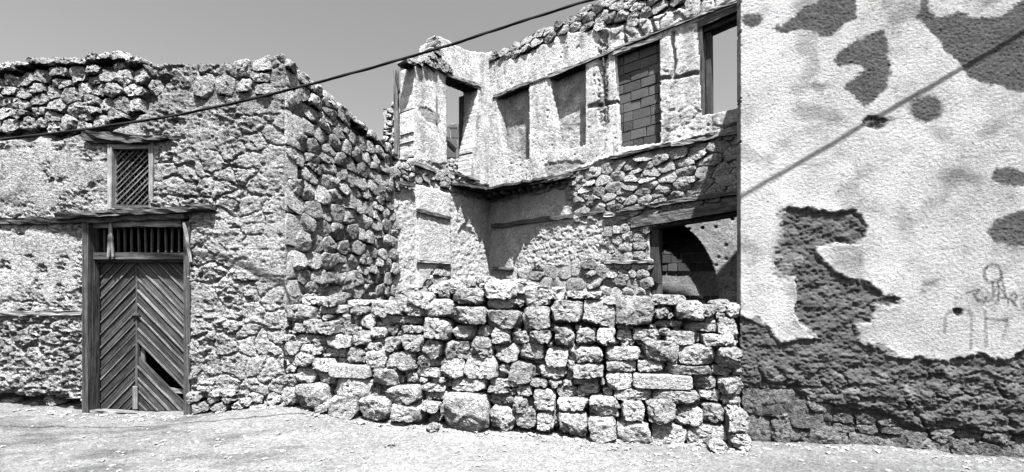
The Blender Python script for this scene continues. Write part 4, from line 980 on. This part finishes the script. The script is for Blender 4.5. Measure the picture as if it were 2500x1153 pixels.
def rw_h(U, V, PX, PY):
    n1 = fbm(U * 6, V * 6, 301, 4); n2 = fbm(U * 6, V * 6, 303, 4); nf = fbm(U * 22, V * 22, 305, 4, .7); nf2 = fbm(U * 22, V * 22, 307, 4, .7)
    wx = PX + 10 * n1 + 9 * nf; wy = PY + 10 * n2 + 9 * nf2
    gr = fbm(U * 45, V * 52, 309, 3)
    h = 0.006 * fbm(U * 1.5, V * 1.5, 311, 3) + 0.0045 * gr
    tone = 0.60 + 0.24 * fbm(U * 1.8, V * 2.2, 313, 5, .6) + 0.10 * fbm(U * 48, V * 48, 315, 2)
    stn = fbm(U * 2.5, V * 3.2, 317, 4); tone = tone - 0.22 * sst(0.0, 0.45, stn)
    tone = tone + 0.05 * sst(2000, 1820, PX) - 0.07 * sst(2100, 2450, PX)
    bm = sst(3, -3, sdpoly(wx, wy, P1))
    for P_ in (P2, P7, P8): bm = np.maximum(bm, sst(3.5, -3.5, sdpoly(wx, wy, P_)))
    bm = np.maximum(bm, sst(4, -4, sdell(wx, wy, 1838, 50, 26, 19))); bm = np.maximum(bm, sst(7, -6, sdell(wx, wy, 2262, 266, 42, 32)))
    bm = np.maximum(bm, 0.7 * sst(8, -8, sdell(wx, wy, 1993, 211, 28, 11)))
    p6 = np.minimum(sst(4, -4, sdpoly(wx, wy, P6)), 1 - sst(2, -2, sdpoly(wx, wy, P6W)))
    s9 = sdpoly(wx, wy, P9); p9 = sst(1.5, -2.0, s9); p9 = np.maximum(p9, 0.8 * sst(16, -14, sdpoly(wx, wy, SM9)))
    shallow = np.maximum(bm, p6)
    ru = ridge(U * 7 + 0.8 * n1 * 2, V * 9 + 0.8 * n2 * 2, 321, 5, 0.65); bt = 0.115 + 0.05 * fbm(U * 5, V * 7, 323, 3) + 0.05 * fbm(U * 40, V * 40, 325, 2)
    h = h + shallow * (-0.006 + 0.006 * ru + 0.005 * gr); tone = tone * (1 - shallow) + shallow * bt
    # thick render broken away: ragged coral mortar that gets coarser downwards
    dn = sst(800, 1000, PY); f1, f2, cid = worley(U * 4.2 + 0.3 * n1, V * 5 + 0.3 * n2, 327)
    lump = sst(0.0, 0.3, f2 - f1)
    f1b, _, cb = worley(U * 17, V * 22, 329)
    rgh = -0.026 + 0.006 * ru + 0.040 * fbm(U * 6, V * 8, 331, 6, .68) - 0.012 * np.where(cb > .4, sst(.4, .05, f1b), 0) + dn * (0.012 * (lump - 0.6) + 0.05 * fbm(U * 2.5, V * 4, 333, 4) + 0.02 * fbm(U * 9, V * 14, 334, 4) - 0.035 * sst(0.10, 0.02, f2 - f1) * sst(-.1, .2, n2)) + 0.02 * gr * dn
    h = h * (1 - p9) + p9 * rgh
    tone = tone * (1 - p9) + p9 * (0.14 + 0.05 * fbm(U * 4, V * 6, 335, 4) + 0.12 * dn * sst(0.1, 0.5, fbm(U * 5, V * 8, 337, 3)) + 0.05 * nf)
    ring = sst(3, -3, s9 - 12 * np.clip(0.3 + 2.2 * fbm(U * 5, V * 5, 345, 4), 0, 2)) * (1 - p9)      # upper coat flaked off the scratch coat
    tone = tone * (1 - ring) + ring * (0.30 + 0.08 * nf); h = h - 0.008 * ring
    # overhanging lip of the plaster
    h = h + 0.004 * np.exp(-((s9 - 6) / 7.0) ** 2) * (1 - p9)
    # eroded foot behind the exposed stones
    fd = sst(-10, 20, PY - prof(PX, [(1800, 950), (1950, 945), (2000, 990), (2150, 1000), (2250, 1045), (2500, 1060), (3500, 1110)]) + 14 * n1)
    h = h * (1 - fd) - (0.115 - 0.03 * ru - 0.02 * gr) * fd; p9 = np.maximum(p9, fd)
    k = 1 - p9
    cr = sst(3.0, 0.5, seglist_d(PX + 6 * n1, PY + 6 * n2, [[(2105, 600), (2100, 640), (2130, 690)], [(1812, 350), (1880, 400), (1960, 405), (2040, 395)], [(2330, 390), (2450, 370), (2540, 365)]])); tone = tone - 0.16 * cr * k
    for pts, wd, al in GRAF:
        d = seglist_d(PX + 2.0 * nf, PY + 2.0 * nf2, [pts]); tone = tone * (1 - al * 1.05 * k * sst(wd + 1.5, wd - 1.5, d) * np.clip(0.75 + 0.9 * gr, 0, 1))
    for (x, y, a, b, al) in SPLOT:
        d = sdell(wx, wy, x, y, a, b); tone = tone * (1 - al * k * sst(4, -4, d) * np.clip(0.9 + 1.2 * nf, 0, 1))
        if al > .85: h = h - 0.02 * sst(2, -4, d)
    f1, _, c = worley(U * 7, V * 7, 341); tone = tone * (1 - 0.6 * np.where(c > 0.93, sst(0.10, 0.04, f1), 0) * k)
    return h, np.clip(tone, 0.05, 0.78)
sheet('wall', RW, 0.0, 4.7, -0.2, 5.2, 0.0098, rw_h, lambda U, V, PX, PY: U > 0.008 + 0.02 * np.maximum(0, fbm(V * 7, U, 361, 4)), M_RW, rh, thick=0.12)
fr = lambda u_, h_: fpt(RW, u_, h_)
solid('body', [fr(0.02, -0.13), fr(4.65, -0.13), (8.4, 6.0), (4.1, 7.0)], -0.2, 5.19, M_CORE, rh)
solid('parapet', [fr(0.0, 0.0), fr(4.7, 0.0), (8.4, 6.0), (4.1, 7.0)], 5.2, 6.1, M_CORE, rh)
rr = random.Random(12)
for (x0, y0, x1, y1) in [(1818, 1022, 1888, 1082), (1890, 1030, 1960, 1088), (1866, 958, 1948, 1018), (1942, 985, 2018, 1045), (1976, 1048, 2072, 1095), (2082, 1065, 2150, 1105), (2140, 1080, 2205, 1112), (1818, 950, 1866, 1015), (1835, 935, 1880, 960), (2190, 1062, 2262, 1108), (2270, 1080, 2330, 1125),
                          (1900, 1018, 1940, 1032), (1962, 1062, 1976, 1078), (2330, 1085, 2400, 1130), (2400, 1095, 2450, 1128), (2455, 1085, 2520, 1135), (2270, 1110, 2320, 1130), (1975, 950, 2040, 1000)]:
    add_stone(rh, box_poly(RW, x0 - 3, y0 - 4, x1 + 3, y1 + 12, rr, cut=0.13), RW, 0.06, 0.08, -0.095, M_SQ, K=36, seed=rr.randrange(9999), rough=0.9)

masonry(rh, RW, [(1990, 1010), (2150, 1020), (2250, 1050), (3100, 1100), (3100, 1190), (2300, 1120), (1990, 1090)], 0.21, 0.12, M_SQ, bulge=0.05, back=0.08, proud=-0.10, gap=0.004, rough=.8, chips=2, fill=.97, K=20, seed=73)
# ================================================================ RUBBLE WALL
rub = thing('rubble_wall', 'waist to chest high dry stacked wall of rough pale coral stones closing the gap between the houses', 'wall', RB.pt(2.6, 0, 0))
A1 = """90,190,300,310 205,125,345,190 350,135,470,205 315,190,535,248 530,150,700,200 540,185,690,262 690,160,845,275 820,170,950,262 970,85,1155,215 945,190,1095,268 1100,150,1300,275
1285,60,1505,190 1285,190,1525,325 1500,20,1730,140 1510,135,1740,220 65,290,130,360 130,330,200,395 180,310,250,385 235,280,350,390 370,255,435,295 340,298,472,402 440,270,580,325
475,325,600,395 580,280,640,340 630,250,740,360 750,262,1080,322 722,310,835,355 910,330,1090,383 710,348,810,425 810,335,895,405 1088,272,1272,428 1278,330,1440,438 1455,328,1568,410
1570,345,1688,470 75,390,170,450 175,390,330,462 300,400,392,480 395,395,578,498 592,362,722,485 670,450,800,512 808,408,925,510 920,385,1085,512 1085,425,1210,562 1210,440,1405,556
1422,408,1568,552 1565,468,1620,515 105,440,212,545 205,460,375,540 380,492,550,560 545,490,682,595 775,475,840,525 685,502,835,630 835,512,1025,640 1032,542,1198,637
1202,560,1370,690 1370,547,1610,710 1340,520,1405,560 118,548,188,665 190,520,320,620 300,555,465,655 1018,620,1205,688 1612,597,1690,675 105,665,205,750 190,618,330,728
330,655,475,735 740,630,910,750 910,690,945,740 945,668,1055,735 1060,688,1120,735 1125,690,1235,740 1260,695,1525,790 1600,655,1670,705 460,695,728,825 225,735,430,900
90,760,228,880 215,725,290,755 1070,735,1238,792 1078,792,1260,852 825,740,1068,865 728,750,778,820 765,780,822,822 1530,745,1695,810 1690,765,1740,820 350,838,450,935
445,810,645,970 665,818,868,980 875,865,1090,982 1030,850,1080,890 1075,855,1200,925 1265,790,1545,1050 1208,875,1280,970 1550,808,1736,890 1550,885,1732,1045 1360,780,1440,808"""
A2 = """105,75,275,180 92,180,278,318 278,138,475,295 260,55,370,140 370,78,500,135 500,85,615,130 480,130,695,318 690,105,945,308 610,115,720,170 915,105,1145,180 935,180,1030,265
1010,218,1062,268 1060,148,1255,275 1240,165,1335,245 1315,138,1435,222 1395,152,1478,255 1322,215,1395,255 1255,248,1328,285 1338,250,1472,365 945,268,1122,312 1125,280,1368,345 15,338,142,422
142,325,280,420 292,300,435,440 425,300,475,332 440,318,555,430 530,315,565,360 562,310,695,430 697,290,775,330 700,328,800,400 805,318,985,408 900,292,960,328 965,315,1040,372 1000,335,1188,425
1230,348,1440,428 255,398,292,438 75,412,230,525 240,435,392,557 392,430,612,530 620,430,850,520 862,400,1090,525 1092,425,1325,548 1325,435,1490,572 10,535,183,663
160,518,240,550 195,550,380,640 380,520,430,590 412,530,615,642 622,525,825,595 828,517,988,595 845,490,915,520 1010,515,1105,560 1000,550,1300,615 1300,550,1440,622 1440,580,1500,625 625,595,800,698
1180,615,1328,708 1330,628,1495,740 370,585,420,655 260,640,322,698 320,645,350,685 350,650,415,685 415,645,520,678 585,640,640,690 130,640,260,688 50,680,165,745 20,695,52,745
180,698,310,838 310,688,438,755 445,670,600,735 430,712,535,752 605,690,680,750 680,700,920,768 920,705,1218,788 1210,705,1355,788 1355,742,1497,798 1390,800,1460,828 40,748,142,838
315,752,520,838 520,748,712,868 715,765,868,892 875,752,1062,910 905,750,955,795 1070,812,1240,918 1240,790,1375,918 1375,820,1530,955 50,818,198,942 192,838,305,960 328,842,515,970
300,865,330,945 515,865,695,1010 695,890,905,1028 915,915,1135,1042 1065,885,1130,925 1168,925,1375,1045 1380,955,1525,1065 1130,955,1175,1035 1455,340,1480,440 1325,430,1350,460 0,745,40,790"""
boxes = []
for s in A1.split():
    a = list(map(float, s.split(','))); boxes.append((660 + a[0] / 2.883, 680 + a[1] / 2.883, 660 + a[2] / 2.883, 680 + a[3] / 2.883))
for s in A2.split():
    a = list(map(float, s.split(','))); boxes.append((1240 + a[0] / 2.62, 680 + a[1] / 2.62, 1240 + a[2] / 2.62, 680 + a[3] / 2.62))
boxes += [(1189, 755, 1274, 801), (1211, 838, 1268, 884), (1192, 923, 1286, 941)]
slabs = [(814, 887, 910, 921), (1545, 911, 1686, 947)]
rr = random.Random(99)
for (x0, y0, x1, y1) in boxes:
    W_, H_ = x1 - x0, y1 - y0; grow = -0.7; cyy = (y0 + y1) / 2
    low = max(0, (cyy - 800) / 250.0)
    P = box_poly(RB, x0 - grow, y0 - grow, x1 + grow, y1 + grow, rr, cut=0.20 if min(W_, H_) > 25 else 0.3)
    m = min(W_, H_) * 4.9 / F
    bl = min(0.17, 0.55 * m + 0.02) * rr.uniform(0.85, 1.25)
    add_stone(rub, P, RB, bl, min(0.22, m * 1.1 + .05), -0.06 + 0.07 * low + rr.uniform(-0.05, 0.045) + (0.04 if y1 > 990 else 0), M_SP if cyy < 745 and rr.random() < .7 else M_ST, K=42 if W_ > 40 else 30, seed=rr.randrange(10 ** 6), rough=0.8, chips=5)
for (x0, y0, x1, y1) in slabs:
    b_ = prism('dressed_slab', RB, [RB.uv(x0, y0 + 2), RB.uv(x0 + 6, y0), RB.uv(x1 - 4, y0 + 4), RB.uv(x1, y0 + 9), RB.uv(x1 + 1, y1 - 4), RB.uv(x1 - 5, y1), RB.uv(x0 + 5, y1 - 4), RB.uv(x0 - 1, y1 - 10)], -0.15, 0.10, M_SP, rub, bev=0.012)
# chinks filled with smaller stones
allb = boxes + slabs; TOPR = [(690, 770), (705, 745), (760, 745), (900, 745), (1000, 735), (1060, 700), (1180, 690), (1330, 705), (1400, 720), (1560, 722), (1640, 730), (1700, 745), (1810, 745)]
BOT = [(690, 990), (760, 1005), (900, 1018), (1100, 1040), (1260, 1045), (1420, 1045), (1600, 1060), (1815, 1085)]
cand = []
for _ in range(9000):
    x = rr.uniform(692, 1806); y = rr.uniform(700, 1085)
    if y < prof(x, TOPR) + 12 or y > prof(x, BOT) - 4: continue
    cand.append((x, y))
rad = []
for (x, y) in cand:
    d = 1e9
    for (x0, y0, x1, y1) in allb:
        dx = max(x0 - x, x - x1); dy = max(y0 - y, y - y1)
        dd = math.hypot(max(dx, 0), max(dy, 0)) if (dx > 0 or dy > 0) else max(dx, dy)
        # corners of the boxes are rounded off
        if dx < 0 and dy < 0 and -dx < 0.22 * min(x1 - x0, y1 - y0) and -dy < 0.22 * min(x1 - x0, y1 - y0): dd = 0.5
        d = min(d, dd)
        if d < 0.4: break
    rad.append(d)
order = sorted(range(len(cand)), key=lambda i: -rad[i]); put = []
for i in order:
    x, y = cand[i]; r_ = rad[i]
    if r_ < 1.0: break
    if any(math.hypot(x - a, y - b) < (r_ + 3) * 0.9 + c * 0.85 for a, b, c in put): continue
    put.append((x, y, r_ + 4))
    if len(put) >= 78: break
for (x, y, r_) in put:
    r_ = min(r_, 14) * rr.uniform(0.95, 1.35)
    P = box_poly(RB, x - r_ * rr.uniform(1, 1.3), y - r_, x + r_ * rr.uniform(1, 1.3), y + r_, rr, cut=0.35)
    add_stone(rub, P, RB, 0.05, 0.06, -0.08 + rr.uniform(-.03, .03), M_ST, name='chink_stone', K=16, seed=rr.randrange(10 ** 6))
# heart of the wall, coloured dark to add shade in the gaps
def rb_h(U, V, PX, PY):
    f1, f2, c = worley(U * 7, V * 8, 401); return -0.26 + 0.05 * sst(0, .3, f2 - f1) * c + 0.02 * fbm(U * 9, V * 9, 403, 3), 0.14 + 0.05 * c
sheet('core', RB, 0.02, 5.22, -0.15, 1.62, 0.025, rb_h, lambda U, V, PX, PY: PY > prof(PX, TOPR) + 16, M_RUIN, rub, thick=0.55)
RB2 = RB.off(0.28); RB3 = RB.off(0.52)
for i in range(64):
    P_ = RB2 if i % 2 else RB3; x = rr.uniform(700, 1800); t = prof(x, TOPR) + rr.uniform(14, 26) - 27 * math.exp(-((x - 1195) / 130.0) ** 2); a = rr.uniform(18, 42); b = a * rr.uniform(0.35, 0.7)
    add_stone(rub, box_poly(P_, x - a, t - b * .5, x + a, t + b * 1.4, rr, cut=0.25), P_, 0.16, 0.14, 0.0, M_SP if 950 < x < 1450 else M_ST, K=24, seed=rr.randrange(10 ** 6))

# loose stones lying in front
for i, (x, y, w_, lab) in enumerate([(1057, 1022, 34, 'knobbly stone at the foot of the rubble wall left of its biggest block'), (1755, 1088, 48, 'jagged stone lying on the ground at the right end of the rubble wall'),
        (1002, 1018, 26, 'small flat pale stone on sand just left of the knobbly stone'), (926, 1012, 20, 'small pale stone on the sand in front of the left part of the rubble wall'), (952, 1086, 26, 'lone dark pebble sized stone in the open street before the rubble wall')]):
    d = min(EYE * F / (y + w_ * .2 - HY), RB.depth(float(RB.uv(x, 0)[0])) - 0.24); px_, py_ = (x - CX) / F * d, d
    pp = Plane((px_, py_), (1, 0)); s_ = w_ * d / F * 0.5
    P = [(math.cos(a) * s_ * rr.uniform(.85, 1.1), math.sin(a) * s_ * (0.75 if w_ > 30 else .45) * rr.uniform(.85, 1.1)) for a in np.linspace(0, 2 * math.pi, 8)[:-1]]
    me, loc = stone_mesh('loose_stone', P, pp, s_ * .8, s_ * .8, 0, M_ST, K=24, rough=1.2, seed=500 + i)
    o = new_obj('loose_stone', me, None, Matrix.Translation((px_, py_, gz(px_, py_) + s_ * (.5 if w_ > 30 else .25))))
    o['label'] = lab; o['category'] = 'stone'; o['group'] = 'loose stones lying in the street'

# ================================================================ CABLES
def cable(pts, r, label, name='overhead_cable'):
    """twisted bundle swept along pts"""
    V = []; Fc = []; k = 8; L = 0
    fine = []
    for a, b in zip(pts[:-1], pts[1:]):
        n = max(2, int((b - a).length / 0.03))
        for i in range(n): fine.append(a.lerp(b, i / n))
    fine.append(pts[-1])
    # smooth out the corners
    for _ in range(12): fine = [fine[0]] + [(fine[i - 1] + fine[i] * 2 + fine[i + 1]) / 4 for i in range(1, len(fine) - 1)] + [fine[-1]]
    for i, p in enumerate(fine):
        t = (fine[min(i + 1, len(fine) - 1)] - fine[max(i - 1, 0)]).normalized(); s = t.cross(Vector((0, 0, 1))).normalized(); u_ = s.cross(t)
        for j in range(k):
            a = 2 * math.pi * j / k; ra = r * (1 + 0.22 * math.cos(3 * (a - i * 0.16)))
            V.append(p + s * math.cos(a) * ra + u_ * math.sin(a) * ra)
    for i in range(len(fine) - 1):
        for j in range(k): Fc.append((i * k + j, i * k + (j + 1) % k, (i + 1) * k + (j + 1) % k, (i + 1) * k + j))
    o = new_obj(name, py_mesh(name, V, Fc, M_CAB, sm=True)); o['label'] = label; o['category'] = 'cable'
    return o
# the line whose shadow falls across the plastered house, and which is seen against the sky
def cable_line():
    r1 = Vector(((0 - CX) / F, 1, (HY - 325) / F)); r2 = Vector(((1440 - CX) / F, 1, (HY - 0) / F)); n = r1.cross(r2)
    out = []
    for p in ((1812, 478), (2500, 78)):
        q = RW.pt(*RW.uv(*p)); rel = q - Vector((0, 0, EYE)); t = -rel.dot(n) / SUN.dot(n); out.append(q + SUN * t)
    return out
ca, cb_ = cable_line(); cdir = (cb_ - ca)
print('CABLE', ca, cb_)
pts = []
for x, y in [(-700, 405), (-400, 385), (-150, 358), (0, 341), (200, 318), (420, 284), (600, 246), (770, 203), (900, 168), (1100, 110), (1250, 60), (1440, 0)]:
    a_ = (x - CX) / F; t = (a_ * ca.y - ca.x) / (cdir.x - a_ * cdir.y); Y = ca.y + t * cdir.y
    pts.append(Vector((a_ * Y, Y, EYE + (HY - y) / F * Y)))
pts += [ca, cb_, cb_ + cdir * 1.2]
cable(pts, 0.0108, 'black twisted overhead cable crossing the sky from low left to top centre')
# second line above the frame that throws the faint shadow on the left house
q = []
for x, y in [(-200, 520), (0, 548), (200, 592), (470, 612), (560, 645), (700, 705)]:
    s_ = FA.pt(*FA.uv(x, y)) + SUN * 3.9; q.append(s_)
q = [q[0] + (q[0] - q[-1]) * 1.0 + Vector((0, 0, .8)), q[0], q[1], q[2] * .5 + q[3] * .5, q[4], q[5], q[5] + (q[5] - q[0]) * 0.35]
cable(q, 0.02, 'second overhead cable strung above the street, known by its faint shadow on the stone house')
